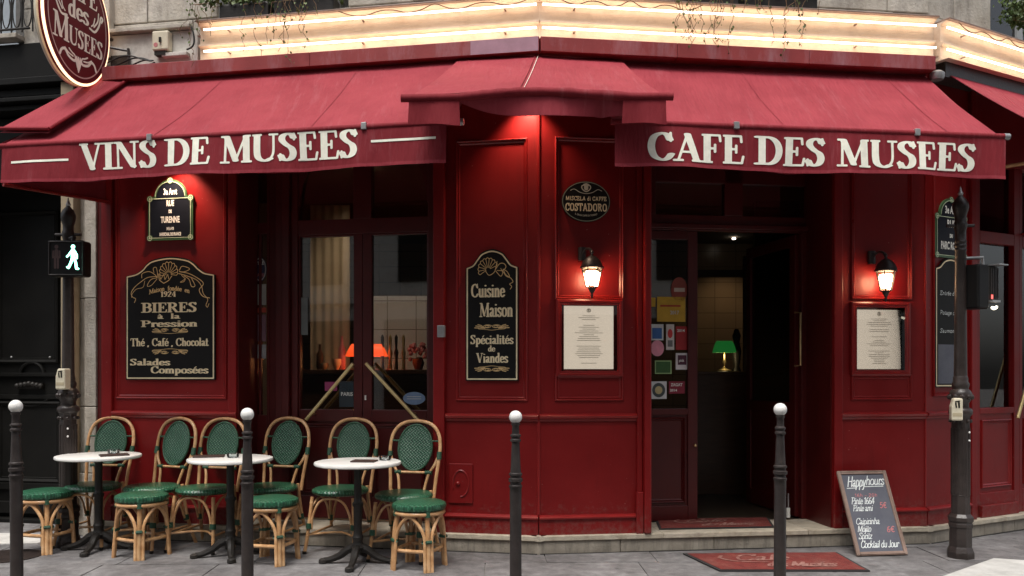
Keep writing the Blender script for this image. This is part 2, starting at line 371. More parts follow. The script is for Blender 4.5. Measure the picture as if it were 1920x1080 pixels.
MOULD = [(0, 0), (.002, .012), (.008, .017), (.014, .012), (.018, .004), (.024, .008), (.030, .003), (.034, 0)]
def strip(F, s0, s1, z, prof, n0=0):         # straight horizontal moulding; prof = (dz, height)
    v = []; f = []
    for dz, h in prof: v += [F.p(s0, n0 + h, z + dz), F.p(s1, n0 + h, z + dz)]
    m = len(prof)
    for j in range(m - 1): f.append((2 * j, 2 * j + 1, 2 * j + 3, 2 * j + 2))
    f.append(tuple(range(0, 2 * m, 2))); f.append(tuple(range(2 * m - 1, 0, -2)))
    return v, f
DADO = [(-.035, 0), (-.033, .012), (-.018, .016), (-.010, .030), (.006, .034), (.014, .026), (.020, .010), (.024, 0)]

# ------------------------------------------------------------------ lettering: strokes -> field -> outline mesh
def arc(cx, cy, rx, ry, a0, a1, k=14):
    return [(cx + rx * math.cos(rad(a0 + (a1 - a0) * i / k)), cy + ry * math.sin(rad(a0 + (a1 - a0) * i / k))) for i in range(k + 1)]
def cr(*p, closed=False): return [(q[0], q[1]) for q in crom([(a, b, 0) for a, b in p], 6, closed)]
X = .64
def sf(x, y, h=.13): return ('s', [(x - h, y), (x + h, y)])
T0, T1 = .03, .97
F_ = {
 'A': (.80, [('t', [(.12, T0), (.40, T1)]), ('k', [(.40, T1), (.66, T0)]), ('t', [(.22, .33), (.55, .33)]), sf(.12, T0), sf(.66, T0)]),
 'B': (.70, [('k', [(.18, T0), (.18, T1)]), ('k', [(.05, T1), (.38, T1)] + arc(.38, .755, .19, .215, 90, -90) + [(.18, .54)]), ('k', [(.38, .54)] + arc(.40, .285, .21, .255, 90, -90) + [(.05, T0)])]),
 'C': (.74, [('k', cr((.64, .74), (.56, .92), (.40, T1), (.19, .84), (.11, .5), (.19, .16), (.40, T0), (.56, .08), (.67, .24))), ('t', [(.66, .99), (.66, .70)])]),
 'D': (.82, [('k', [(.18, T0), (.18, T1)]), ('k', [(.04, T1), (.36, T1)] + arc(.36, .5, .34, .47, 90, -90, 20) + [(.04, T0)])]),
 'E': (.66, [('k', [(.18, T0), (.18, T1)]), ('s', [(.04, T1), (.54, T1)]), ('s', [(.18, .51), (.40, .51)]), ('s', [(.04, T0), (.58, T0)]), ('t', [(.54, T1), (.56, .77)]), ('t', [(.41, .64), (.41, .39)]), ('t', [(.58, T0), (.62, .26)])]),
 'F': (.62, [('k', [(.18, T0), (.18, T1)]), ('s', [(.04, T1), (.54, T1)]), ('s', [(.18, .51), (.40, .51)]), sf(.18, T0, .15), ('t', [(.54, T1), (.56, .77)]), ('t', [(.41, .64), (.41, .39)])]),
 'G': (.78, [('k', cr((.64, .76), (.56, .92), (.40, T1), (.19, .84), (.11, .5), (.19, .16), (.40, T0), (.62, .10))), ('k', [(.62, .08), (.62, .42)]), sf(.62, .42)]),
 'H': (.84, [('k', [(.17, T0), (.17, T1)]), ('k', [(.67, T0), (.67, T1)]), ('t', [(.17, .52), (.67, .52)]), sf(.17, T0), sf(.17, T1), sf(.67, T0), sf(.67, T1)]),
 'I': (.38, [('k', [(.19, T0), (.19, T1)]), sf(.19, T0, .16), sf(.19, T1, .16)]),
 'J': (.46, [('k', cr((.28, T1), (.28, .3), (.24, .06), (.10, .02), (.04, .14))), sf(.28, T1)]),
 'L': (.62, [('k', [(.18, T0), (.18, T1)]), sf(.18, T1, .15), ('s', [(.04, T0), (.56, T0)]), ('t', [(.56, T0), (.60, .28)])]),
 'M': (1.0, [('t', [(.14, T0), (.17, T1)]), ('k', [(.20, T1), (.49, .08)]), ('t', [(.49, .08), (.80, T1)]), ('k', [(.82, T1), (.84, T0)]), sf(.14, T0), sf(.84, T0, .15), ('s', [(.04, T1), (.2, T1)]), ('s', [(.80, T1), (.95, T1)])]),
 'N': (.86, [('t', [(.14, T0), (.14, T1)]), ('k', [(.17, T1), (.67, .06)]), ('t', [(.70, T0), (.70, T1)]), ('s', [(.02, T1), (.2, T1)]), sf(.14, T0), sf(.70, T1)]),
 'O': (.80, [('k', cr((.40, T1), (.17, .84), (.11, .5), (.17, .16), (.40, T0), (.63, .16), (.69, .5), (.63, .84), closed=True))]),
 'P': (.68, [('k', [(.18, T0), (.18, T1)]), ('k', [(.04, T1), (.36, T1)] + arc(.36, .73, .22, .24, 90, -90) + [(.18, .49)]), sf(.18, T0, .15)]),
 'R': (.76, [('k', [(.18, T0), (.18, T1)]), ('k', [(.04, T1), (.36, T1)] + arc(.36, .75, .20, .22, 90, -90) + [(.18, .53)]), ('k', [(.36, .53), (.64, T0)]), sf(.18, T0, .14), sf(.66, T0, .08)]),
 'S': (.58, [('k', cr((.47, .82), (.41, .94), (.28, T1), (.14, .90), (.12, .74), (.26, .57), (.40, .46), (.45, .27), (.39, .09), (.26, T0), (.14, .07), (.08, .20))), ('t', [(.485, .97), (.485, .76)]), ('t', [(.065, .03), (.065, .24)])]),
 'T': (.72, [('k', [(.36, T0), (.36, T1)]), ('s', [(.06, T1), (.66, T1)]), sf(.36, T0, .15), ('t', [(.05, T1), (.03, .76)]), ('t', [(.67, T1), (.69, .76)])]),
 'U': (.84, [('k', cr((.17, T1), (.17, .34), (.24, .11), (.43, T0), (.60, .10))), ('t', cr((.60, .10), (.69, .34), (.69, T1))), sf(.17, T1), sf(.69, T1)]),
 'V': (.78, [('k', [(.13, T1), (.41, .04)]), ('t', [(.66, T1), (.42, .04)]), sf(.13, T1), sf(.66, T1)]),
 'Y': (.76, [('k', [(.12, T1), (.38, .48)]), ('t', [(.64, T1), (.38, .48)]), ('k', [(.38, .48), (.38, T0)]), sf(.12, T1), sf(.64, T1), sf(.38, T0)]),
 'Z': (.66, [('s', [(.08, T1), (.58, T1)]), ('k', [(.56, T1), (.1, T0)]), ('s', [(.08, T0), (.6, T0)])]),
 'a': (.50, [('k', cr((.10, .52), (.18, .62), (.30, .60), (.34, .48), (.34, .12), (.40, .03), (.47, .06))), ('k', cr((.34, .36), (.16, .30), (.10, .16), (.18, .03), (.34, .14)))]),
 'b': (.56, [('k', [(.13, 1), (.13, .03)]), ('k', cr((.13, .5), (.28, X), (.43, .5), (.46, .32), (.40, .10), (.26, .02), (.13, .10)))]),
 'c': (.46, [('k', cr((.40, .50), (.33, .61), (.22, X), (.11, .52), (.09, .32), (.13, .12), (.25, .02), (.40, .12)))]),
 'd': (.56, [('k', [(.41, 1), (.41, .03)]), ('k', cr((.41, .5), (.28, X), (.13, .52), (.09, .32), (.13, .10), (.26, .02), (.41, .14))), ('s', [(.30, .98), (.41, .98)]), ('s', [(.41, T0), (.52, T0)])]),
 'e': (.48, [('k', cr((.10, .35), (.40, .35), (.38, .54), (.25, X), (.12, .53), (.08, .32), (.12, .10), (.26, .02), (.42, .13)))]),
 'f': (.36, [('k', cr((.17, .03), (.17, .78), (.23, .97), (.36, .96))), ('s', [(.04, .60), (.32, .60)]), sf(.17, T0, .11)]),
 'g': (.54, [('k', cr((.41, .5), (.28, X), (.13, .52), (.09, .32), (.13, .10), (.26, .02), (.41, .14))), ('k', cr((.41, .62), (.41, -.1), (.33, -.28), (.18, -.28), (.08, -.2)))]),
 'h': (.58, [('k', [(.14, 1), (.14, .03)]), ('k', cr((.14, .46), (.28, X), (.41, .56), (.43, .42), (.43, .03))), sf(.14, T0, .1), sf(.43, T0, .1), ('s', [(.04, .98), (.14, .98)])]),
 'i': (.28, [('k', [(.14, .62), (.14, .03)]), ('k', [(.14, .84), (.14, .88)]), sf(.14, T0, .1), ('s', [(.04, .61), (.14, .61)])]),
 'j': (.28, [('k', cr((.15, .62), (.15, -.1), (.10, -.28), (.0, -.26))), ('k', [(.15, .84), (.15, .88)])]),
 'k': (.56, [('k', [(.14, 1), (.14, .03)]), ('t', [(.14, .3), (.44, .62)]), ('k', [(.24, .38), (.46, .03)])]),
 'l': (.28, [('k', [(.14, 1), (.14, .03)]), sf(.14, T0, .1), ('s', [(.04, .98), (.14, .98)])]),
 'm': (.86, [('k', [(.14, .62), (.14, .03)]), ('k', cr((.14, .46), (.27, X), (.39, .56), (.42, .42), (.42, .03))), ('k', cr((.42, .46), (.55, X), (.67, .56), (.70, .42), (.70, .03))), sf(.14, T0, .1), sf(.42, T0, .1), sf(.70, T0, .1), ('s', [(.04, .61), (.14, .61)])]),
 'n': (.58, [('k', [(.14, .62), (.14, .03)]), ('k', cr((.14, .46), (.28, X), (.41, .56), (.43, .42), (.43, .03))), sf(.14, T0, .1), sf(.43, T0, .1), ('s', [(.04, .61), (.14, .61)])]),
 'o': (.54, [('k', cr((.27, X), (.12, .54), (.08, .33), (.12, .11), (.27, .02), (.42, .11), (.46, .33), (.42, .54), closed=True))]),
 'p': (.56, [('k', [(.14, .62), (.14, -.28)]), ('k', cr((.14, .5), (.28, X), (.43, .5), (.46, .32), (.40, .10), (.26, .02), (.14, .12))), sf(.14, -.28, .1), ('s', [(.04, .61), (.14, .61)])]),
 'r': (.42, [('k', [(.14, .62), (.14, .03)]), ('k', cr((.14, .42), (.22, .60), (.33, .62), (.38, .52))), sf(.14, T0, .1), ('s', [(.04, .61), (.14, .61)])]),
 's': (.44, [('k', cr((.36, .52), (.30, .62), (.20, X), (.09, .54), (.12, .41), (.28, .29), (.36, .18), (.30, .04), (.20, .02), (.11, .04), (.06, .14)))]),
 't': (.36, [('k', cr((.16, .88), (.16, .14), (.22, .02), (.34, .08))), ('s', [(.03, .60), (.32, .60)])]),
 'u': (.58, [('k', cr((.14, .62), (.14, .22), (.19, .05), (.30, .03), (.43, .18))), ('k', [(.43, .62), (.43, .03)]), ('s', [(.04, .61), (.14, .61)]), ('s', [(.43, T0), (.54, T0)])]),
 'v': (.52, [('k', [(.08, .62), (.27, .03)]), ('t', [(.45, .62), (.27, .03)])]),
 'y': (.52, [('k', [(.08, .62), (.27, .05)]), ('t', cr((.45, .62), (.27, .05), (.18, -.24), (.06, -.26)))]),
 'z': (.46, [('s', [(.06, .61), (.40, .61)]), ('k', [(.38, .6), (.08, .04)]), ('s', [(.06, T0), (.42, T0)])]),
 '1': (.40, [('k', [(.22, T0), (.22, T1)]), ('t', [(.06, .80), (.22, T1)]), sf(.22, T0)]),
 '2': (.56, [('k', cr((.10, .76), (.16, .92), (.28, T1), (.43, .86), (.43, .68), (.30, .42), (.10, .06))), ('s', [(.08, T0), (.50, T0)])]),
 '3': (.54, [('k', cr((.10, .86), (.26, T1), (.42, .84), (.38, .62), (.24, .53), (.42, .42), (.45, .22), (.28, T0), (.09, .12)))]),
 '4': (.60, [('t', [(.38, T1), (.06, .30), (.54, .30)]), ('k', [(.40, T1), (.40, T0)]), sf(.40, T0)]),
 '5': (.54, [('t', [(.44, T1), (.16, T1), (.13, .55)]), ('k', cr((.13, .55), (.28, .62), (.44, .48), (.44, .2), (.28, T0), (.09, .10)))]),
 '6': (.56, [('k', cr((.42, .92), (.24, .86), (.11, .5), (.12, .16), (.28, T0), (.44, .14), (.44, .38), (.28, .52), (.14, .38)))]),
 '7': (.52, [('s', [(.08, T1), (.46, T1)]), ('k', [(.44, T1), (.2, T0)])]),
 '9': (.56, [('k', cr((.42, .62), (.28, .48), (.13, .60), (.12, .82), (.28, T1), (.43, .84), (.44, .5), (.32, .14), (.14, .05)))]),
 '0': (.58, [('k', cr((.29, T1), (.14, .82), (.11, .5), (.14, .18), (.29, T0), (.44, .18), (.47, .5), (.44, .82), closed=True))]),
 ',': (.26, [('k', [(.13, .06), (.09, -.10)])]), '.': (.26, [('k', [(.13, .04), (.13, .06)])]),
 '-': (.4, [('k', [(.08, .36), (.32, .36)])]), ' ': (.32, []), '/': (.4, [('t', [(.05, 0), (.35, 1)])]),
 '€': (.62, [('k', cr((.56, .86), (.40, T1), (.22, .80), (.16, .5), (.22, .2), (.40, T0), (.56, .12))), ('t', [(.04, .58), (.44, .58)]), ('t', [(.04, .42), (.42, .42)])]),
}
for a_, b_ in (('é', 'e'), ('à', 'a')):
    F_[a_] = (F_[b_][0], F_[b_][1] + [('t', [(.2, .76), (.34, .94)] if a_ == 'é' else [(.14, .94), (.28, .76)])])
def text(s, x0, x1, y0, h, bold=.085, thin=.028, slant=0, track=.0, mono=False, serif=True, connect=False):
    """strokes of one line of text fitted between x0 and x1, baseline y0, cap height h"""
    tot = sum(F_[c][0] + track for c in s) - track; kx = (x1 - x0) / tot; out = []; cx = 0
    for idx, c in enumerate(s):
        w, st = F_[c]
        for kind, pts in st:
            if kind == 's' and not serif and len(pts) == 2 and abs(pts[1][0] - pts[0][0]) < .33: continue
            rx = bold if (kind == 'k' or mono) else thin; ry = bold if mono else thin
            if kind == 's' and not mono: rx = thin * .7
            out.append(([(x0 + (cx + p[0]) * kx + slant * p[1] * h, y0 + p[1] * h) for p in pts], rx * (kx if not mono else h), ry * h))
        if connect and cx > 0 and c != ' ' and s[max(0, idx - 1)] != ' ':
            out.append(([(x0 + (cx - .10) * kx + slant * .05 * h, y0 + .05 * h), (x0 + (cx + .14) * kx + slant * .16 * h, y0 + .16 * h)], thin * h * .8, thin * h * .8))
        cx += w + track
    return out
def line(pts, r, r2=None): return (pts, r, r2 or r)
def field_mesh(strokes, cell, put):
    """union of all strokes as a flat mesh; put(u, v) maps to 3-D"""
    xs = [p[0] for s in strokes for p in s[0]]; ys = [p[1] for s in strokes for p in s[0]]
    pad = max(max(s[1], s[2]) for s in strokes) + 2 * cell
    x0, x1, y0, y1 = min(xs) - pad, max(xs) + pad, min(ys) - pad, max(ys) + pad
    nx = int((x1 - x0) / cell) + 2; ny = int((y1 - y0) / cell) + 2
    Fd = np.full((ny, nx), 9.0)
    for pts, rx, ry in strokes:
        m = min(rx, ry)
        for a, b in zip(pts[:-1], pts[1:]):
            i0 = max(0, int((min(a[0], b[0]) - rx - x0) / cell) - 2); i1 = min(nx, int((max(a[0], b[0]) + rx - x0) / cell) + 3)
            j0 = max(0, int((min(a[1], b[1]) - ry - y0) / cell) - 2); j1 = min(ny, int((max(a[1], b[1]) + ry - y0) / cell) + 3)
            gx = (x0 + np.arange(i0, i1) * cell) / rx; gy = (y0 + np.arange(j0, j1) * cell) / ry
            GX, GY = np.meshgrid(gx, gy); ax, ay, bx, by = a[0] / rx, a[1] / ry, b[0] / rx, b[1] / ry
            dx, dy = bx - ax, by - ay; q = dx * dx + dy * dy
            t = np.clip(((GX - ax) * dx + (GY - ay) * dy) / q, 0, 1) if q > 1e-12 else 0
            D = (np.hypot(GX - ax - t * dx, GY - ay - t * dy) - 1) * m
            Fd[j0:j1, i0:i1] = np.minimum(Fd[j0:j1, i0:i1], D)
    ins = Fd < 0; v = []; f = []; vid = {}
    def V(key, x, y):
        k = vid.get(key)
        if k is None: k = vid[key] = len(v); v.append(put(x, y))
        return k
    cnt = ins[:-1, :-1].astype(int) + ins[1:, :-1] + ins[:-1, 1:] + ins[1:, 1:]
    for j in range(ny - 1):
        i = 0; row = cnt[j]
        nzr = np.nonzero(row)[0]
        if len(nzr) == 0: continue
        i = nzr[0]; last = nzr[-1]
        while i <= last:
            c = row[i]
            if c == 0: i += 1; continue
            ya, yb = y0 + j * cell, y0 + (j + 1) * cell
            if c == 4:
                k = i
                while k + 1 <= last and row[k + 1] == 4 and k - i < 12: k += 1
                xa, xb = x0 + i * cell, x0 + (k + 1) * cell
                f.append((V((i, j, 'c'), xa, ya), V((k + 1, j, 'c'), xb, ya), V((k + 1, j + 1, 'c'), xb, yb), V((i, j + 1, 'c'), xa, yb)))
                i = k + 1; continue
            cs = [(i, j), (i + 1, j), (i + 1, j + 1), (i, j + 1)]; poly = []
            for q in range(4):
                a = cs[q]; b = cs[(q + 1) % 4]; fa = Fd[a[1], a[0]]; fb = Fd[b[1], b[0]]
                if fa < 0: poly.append(V((a[0], a[1], 'c'), x0 + a[0] * cell, y0 + a[1] * cell))
                if (fa < 0) != (fb < 0):
                    t = fa / (fa - fb); key = ('e',) + tuple(sorted((a, b)))
                    poly.append(V(key, x0 + (a[0] + (b[0] - a[0]) * t) * cell, y0 + (a[1] + (b[1] - a[1]) * t) * cell))
            if len(set(poly)) > 2: f.append(tuple(poly))
            i += 1
    return v, f
def put_on(F, s, z, n): return lambda u, v: F.p(s + u, n, z + v)
def btext(s, size, put, w=None, bold=.0):
    """plain sans line, centred, as a flat mesh"""
    cu = bpy.data.curves.new('t', 'FONT'); cu.body = s; cu.size = size * 1.4; cu.align_x = 'CENTER'; cu.offset = bold; cu.resolution_u = 2
    ob = bpy.data.objects.new('t', cu); C.objects.link(ob); bpy.context.view_layer.update()
    me = bpy.data.meshes.new_from_object(ob.evaluated_get(bpy.context.evaluated_depsgraph_get()))
    vs = [tuple(v.co) for v in me.vertices]; fs = [tuple(p.vertices) for p in me.polygons]
    bpy.data.objects.remove(ob); bpy.data.curves.remove(cu); bpy.data.meshes.remove(me)
    k = 1
    if w and vs: k = w / (max(v[0] for v in vs) - min(v[0] for v in vs))
    return [put(v[0] * k, v[1]) for v in vs], fs
def lamp(name, loc, energy, col=(1, .62, .32), r=.03, parent=None, spot=None, aim=None):
    l_ = bpy.data.lights.new(name, 'SPOT' if spot else 'POINT'); l_.energy = energy; l_.color = col; l_.shadow_soft_size = r
    o = bpy.data.objects.new(name, l_); C.objects.link(o)
    if spot:
        l_.spot_size = rad(spot); l_.spot_blend = .8; o.rotation_euler = (-Vector(aim)).to_track_quat('Z', 'Y').to_euler()
    if parent: o.parent = parent; o.location = Vector(loc) - root_loc(parent)
    else: o.location = loc
    return o

# ================================================================== GROUND
tag(obj('ground', ([(-80, -60, -.16), (80, -60, -.16), (80, 60, -.16), (-80, 60, -.16)], [(0, 1, 2, 3)]), MORTAR), kind='structure')
def gplane(z, pts): return [(x, y, z) for x, y in pts]
tag(obj('road', (gplane(-.12, [(-40, -7.0), (40, -7.0), (40, 4.32), (-40, 4.32)]), [(0, 1, 2, 3)]), ASPH), kind='structure')
pav = obj('pavement', hexa(gplane(-.15, [(-40, 4.52), (40, 4.52), (40, 40), (-40, 40)]) + gplane(-.012, [(-40, 4.52), (40, 4.52), (40, 40), (-40, 40)])), MORTAR)
tag(pav, kind='structure')
rk = random.Random(3)
slab_v = {}
def slab(x0, x1, y0, y1, F, mat=PAVE, name='paving_slab', top=0.0, par=pav, j=.004):
    q = [F.p(a, b, 0) for a, b in ((x0 + j, y0 + j), (x1 - j, y0 + j), (x1 - j, y1 - j), (x0 + j, y1 - j))]
    z = top + rk.uniform(-.0015, .0015); tl = [rk.uniform(-.001, .001) for _ in range(4)]
    v = [(p.x, p.y, -.03) for p in q] + [(p.x, p.y, z + t) for p, t in zip(q, tl)]
    return obj(name, (v, [(0, 1, 2, 3), (7, 6, 5, 4), (4, 5, 1, 0), (5, 6, 2, 1), (6, 7, 3, 2), (7, 4, 0, 3)]), mat, par, bevel=0)
PF = Frame((.2, 6.4), (1, .02))
row = 0; n_ = -1.6
while n_ < 1.86:
    h_ = .48
    s_ = -6.6 + rk.uniform(0, .8)
    while s_ < 6.8:
        w_ = rk.uniform(.75, 1.15); slab(s_, s_ + w_, n_, n_ + h_, PF); s_ += w_
    n_ += h_
s_ = -8
while s_ < 8:                                            # granite kerb
    w_ = rk.uniform(.9, 1.2)
    obj('kerb_stone', box(s_ + .004, s_ + w_ - .004, 4.32, 4.515, -.15, .0), CAP, pav, bevel=.012); s_ += w_
# pale slab of the crossing at the lower right
pl = [(2.86, 5.66), (3.50, 6.20), (4.6, 5.80), (5.6, 5.2), (5.6, 4.53), (2.2, 4.53)]
n6 = len(pl)
tag(obj('crossing_slab', ([(x, y, -.02) for x, y in pl] + [(x, y, .006) for x, y in pl], [tuple(range(n6, 2 * n6))] + [(i, (i + 1) % n6, (i + 1) % n6 + n6, i + n6) for i in range(n6)]), RAMPM), kind='structure')
pl = [(-5.4, 6.55), (-3.75, 6.75), (-3.68, 7.1), (-5.4, 7.3)]
tag(obj('light_pavement_patch', ([(x, y, -.02) for x, y in pl] + [(x, y, .006) for x, y in pl], [(4, 5, 6, 7)] + [(i, (i + 1) % 4, (i + 1) % 4 + 4, i + 4) for i in range(4)]), RAMPM), kind='structure')
mh = thing('manhole_cover', (-3.72, 6.28, .003), 'round dark iron cover in the pavement at the far left, beside the first bollard', 'manhole cover')
obj('rim', lathe([(.24, -.01), (.24, .004), (.225, .006)], 28, mh.location), IRON, mh)
obj('lid', lathe([(.22, -.01), (.22, .005), (.05, .007)], 28, mh.location), IRON, mh)

# ================================================================== CAFE BUILDING
CB = thing('cafe_building', (.2, 6.6, 0), 'corner café building with dark red panelled wooden shopfront under a weathered cream stone wall', 'building')
def part(name, vf, mat=RED, **k): return obj(name, vf, mat, CB, **k)
S_, Z_ = (lambda F, x, n=0: F.S(x, n)), None
zt = 3.85                                    # top of the wooden front
ZS = .136                                    # sill height
l_left = LW.S(190); l_open0 = LW.S(445); l_open1 = LW.S(815)
r_open0 = RW.S(1217); r_open1 = RW.S(1560); r_end = RW.S(1735)
t_open0 = TW.S(1826); t_end = 4.2
ZH = 3.12                                    # head of the openings
RN = -.32                                    # recess of the left glazing
DN = -.42                                    # recess of the entrance
# solid wood walls
part('wall_panel', fbox(LW, l_left, l_open0, -.14, 0, ZS, zt)); part('wall_panel', fbox(LW, l_open1, -.001, -.14, 0, ZS, zt))
part('wall_panel', fbox(RW, .001, r_open0, -.14, 0, ZS, zt)); part('wall_panel', fbox(RW, r_open1, r_end - .001, -.14, 0, ZS, zt))
part('wall_panel', fbox(TW, .001, t_open0, -.14, 0, ZS, zt))
part('head_board', fbox(LW, l_open0, l_open1, -.14, 0, ZH, zt)); part('head_board', fbox(RW, r_open0, r_open1, -.14, 0, ZH, zt))
part('head_board', fbox(TW, t_open0, t_end, -.14, 0, ZH, zt))
# reveals
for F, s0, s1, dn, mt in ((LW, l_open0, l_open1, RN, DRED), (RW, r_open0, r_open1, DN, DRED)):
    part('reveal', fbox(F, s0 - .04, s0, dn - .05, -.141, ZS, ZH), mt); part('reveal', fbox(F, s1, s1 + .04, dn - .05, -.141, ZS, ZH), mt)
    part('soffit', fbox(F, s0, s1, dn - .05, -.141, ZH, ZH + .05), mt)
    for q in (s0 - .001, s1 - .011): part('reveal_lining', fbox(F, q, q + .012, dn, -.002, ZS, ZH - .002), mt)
# pilasters (square posts proud of the wall)
def pil(F, x0, x1, n1=.03, z0=ZS, z1=3.7, b=.006, m=RED, nm='pilaster'):
    return part(nm, fbox(F, F.S(x0), F.S(x1), .0005, n1, z0, z1), m, bevel=b)
pil(LW, 195, 213); pil(LW, 430, 445, .02); pil(LW, 815, 836, .05)
pil(RW, 1193, 1203, .03); pil(RW, 1203.6, 1217, .075, z1=3.6, b=.012); pil(RW, 1560, 1576, .04); 
pil(TW, 1816, 1826, .03)
# narrow corner fillets at both building corners
for q, w in ((C1, .013), (C2, .011)):
    part('corner_bead', tube([(q.x, q.y, ZS + .15), (q.x, q.y, 3.6)], w, 8), REDMOULD, smooth=True)
# framed panels: (frame, x0, x1, y0, y1)
def panel(F, x0, x1, y0, y1, nm='moulding', zz0=None, zz1=None):
    xm = (x0 + x1) / 2; s0, s1 = F.S(x0), F.S(x1)
    z1 = zz1 or F.Z(xm, y0); z0 = zz0 or F.Z(xm, y1)
    part(nm, ring(F, s0, s1, z0, z1, MOULD, .001), REDMOULD)
    return s0, s1, z0, z1
panel(LW, 218, 426, 262, 748); panel(LW, 855, 990, 262, 752)
panel(RW, 1040, 1169, 258, 562); panel(RW, 1040, 1169, 700, 752)
panel(RW, 1595, 1709, 262, 562); panel(RW, 1595, 1709, 702, 750)
panel(TW, 1748, 1808, 262, 743)
# dado rail, kick board and the plinth with its blocks
DZ = 1.02
def runs(F, s0, s1):
    part('dado_rail', strip(F, s0, s1, DZ, DADO, .001), REDMOULD)
    part('kick_board', fbox(F, s0, s1, .001, .022, ZS, .255)); part('kick_moulding', strip(F, s0, s1, .262, [(-.007, 0), (-.007, .036), (.004, .038), (.012, .028), (.02, .01), (.022, 0)], .0), REDMOULD)
runs(LW, LW.S(213), LW.S(445)); runs(LW, LW.S(836), -.002)
runs(RW, .002, RW.S(1193)); runs(RW, RW.S(1576), r_end - .002)
runs(TW, .002, TW.S(1816))
part('kick_block', fbox(RW, RW.S(1190), RW.S(1203), .031, .055, ZS, .45), bevel=.004)
def plinth(F, s0, s1, dn=0):
    part('wall_foot_gap', fbox(F, s0, s1, .0, .062, -.02, .0045), GRIME)
    s = s0
    while s < s1 - .02:
        w = rk.uniform(.42, .85); e = s + w if s1 - (s + w) > .25 else s1
        part('plinth_stone', fbox(F, s + .002, e - .002, -.42, .045 + rk.uniform(-.003, .003), -.10, .095), PLINTH, bevel=.006); s = e
    s = s0
    while s < s1 - .02:
        w = rk.uniform(.9, 1.3); e = s + w if s1 - (s + w) > .4 else s1
        part('sill_stone', fbox(F, s + .001, e - .001, -.42, .062 + rk.uniform(-.002, .002), .097, ZS), CAP, bevel=.006); s = e
plinth(LW, l_left, -.003); plinth(RW, .003, r_end - .003); plinth(TW, .003, t_end)
part('corner_plinth_stone', lathe([(.05, -.1), (.05, .0965)], 12, (C1.x - .002, C1.y, 0)), PLINTH); part('corner_sill_stone', lathe([(.064, .097), (.064, ZS)], 12, (C1.x - .002, C1.y, 0)), CAP)
part('corner_plinth_stone', lathe([(.05, -.1), (.05, .0965)], 12, (C2.x, C2.y, 0)), PLINTH); part('corner_sill_stone', lathe([(.064, .097), (.064, ZS)], 12, (C2.x, C2.y, 0)), CAP)

# meter flap with its raised oval on the lower left panel
a0, az0 = LW.at(842, 943); a1, az1 = LW.at(887, 869)
part('meter_flap', fbox(LW, a0, a1, .001, .014, az0, az1), bevel=.006)
part('flap_moulding', tube([LW.p((a0 + a1) / 2 + .062 * math.cos(t), .016, (az0 + az1) / 2 + .10 * math.sin(t)) for t in [i * math.pi / 16 for i in range(-8, 19)]], .007, 6), REDMOULD, smooth=True)
part('flap_latch', sphere(LW.p((a0 + a1) / 2 - .02, .018, (az0 + az1) / 2), .018, 10, 8), REDMOULD, smooth=True)
part('junction_box', fbox(LW, LW.S(825), LW.S(839), .051, .085, LW.Z(831, 633), LW.Z(831, 611)), STEEL, bevel=.004)

# ---------------- left glazing (double door with an arched light above, narrow side light)
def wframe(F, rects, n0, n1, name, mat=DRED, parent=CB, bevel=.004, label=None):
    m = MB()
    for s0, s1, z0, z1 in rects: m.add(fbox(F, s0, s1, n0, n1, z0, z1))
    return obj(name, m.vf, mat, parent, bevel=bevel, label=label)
def pane(F, s0, s1, z0, z1, n, parent, mat=GLASS, name='pane'):
    return obj(name, fbox(F, s0, s1, n - .003, n + .003, z0, z1), mat, parent)
n = RN; sL = lambda x: LW.S(x, n); zL = lambda x, y: LW.Z(x, y, n)
zc = zL(680, 768); zt1 = zL(680, 438); zt2 = zL(680, 410); zgt = ZH
# jamb columns between side light and door
for x0, x1, dn in ((505, 519, .0), (519.6, 533, .035), (533.6, 547, .06), (547.6, 560, .02)):
    part('jamb_column', fbox(LW, sL(x0), sL(x1), n - .05, n + dn, ZS, ZH), DRED, bevel=.006)
part('jamb_column', fbox(LW, sL(803), l_open1 - .012, n - .05, n + .02, ZS, ZH), DRED, bevel=.006)
# side light
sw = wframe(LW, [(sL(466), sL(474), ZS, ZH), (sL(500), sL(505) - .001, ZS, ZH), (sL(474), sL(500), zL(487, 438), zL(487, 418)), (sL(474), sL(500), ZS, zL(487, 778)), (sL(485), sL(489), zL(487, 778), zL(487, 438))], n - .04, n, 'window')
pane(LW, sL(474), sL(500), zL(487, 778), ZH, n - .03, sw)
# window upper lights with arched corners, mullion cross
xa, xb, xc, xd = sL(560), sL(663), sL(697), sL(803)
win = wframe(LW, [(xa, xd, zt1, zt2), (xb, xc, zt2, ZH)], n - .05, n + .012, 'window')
pane(LW, xa, xb, zt2, ZH, n - .035, win); pane(LW, xc, xd, zt2, ZH, n - .035, win)
cxm, hw = (xa + xd) / 2, (xd - xa) / 2
for sg in (-1, 1):                                     # arch spandrels
    pts = [(cxm + sg * hw, ZH - .0), (cxm + sg * hw, zt2 + .12)] + [(cxm + sg * hw * math.cos(rad(a)) * .98, zt2 + .12 + .62 * math.sin(rad(a))) for a in range(0, 60, 8)] + [(cxm + sg * hw * .45, ZH)]
    if sg > 0: pts = pts[::-1]
    obj('spandrel', prism(pts, lambda u, v, k: LW.p(u, n - .028 + .03 * k, v)), DRED, win)
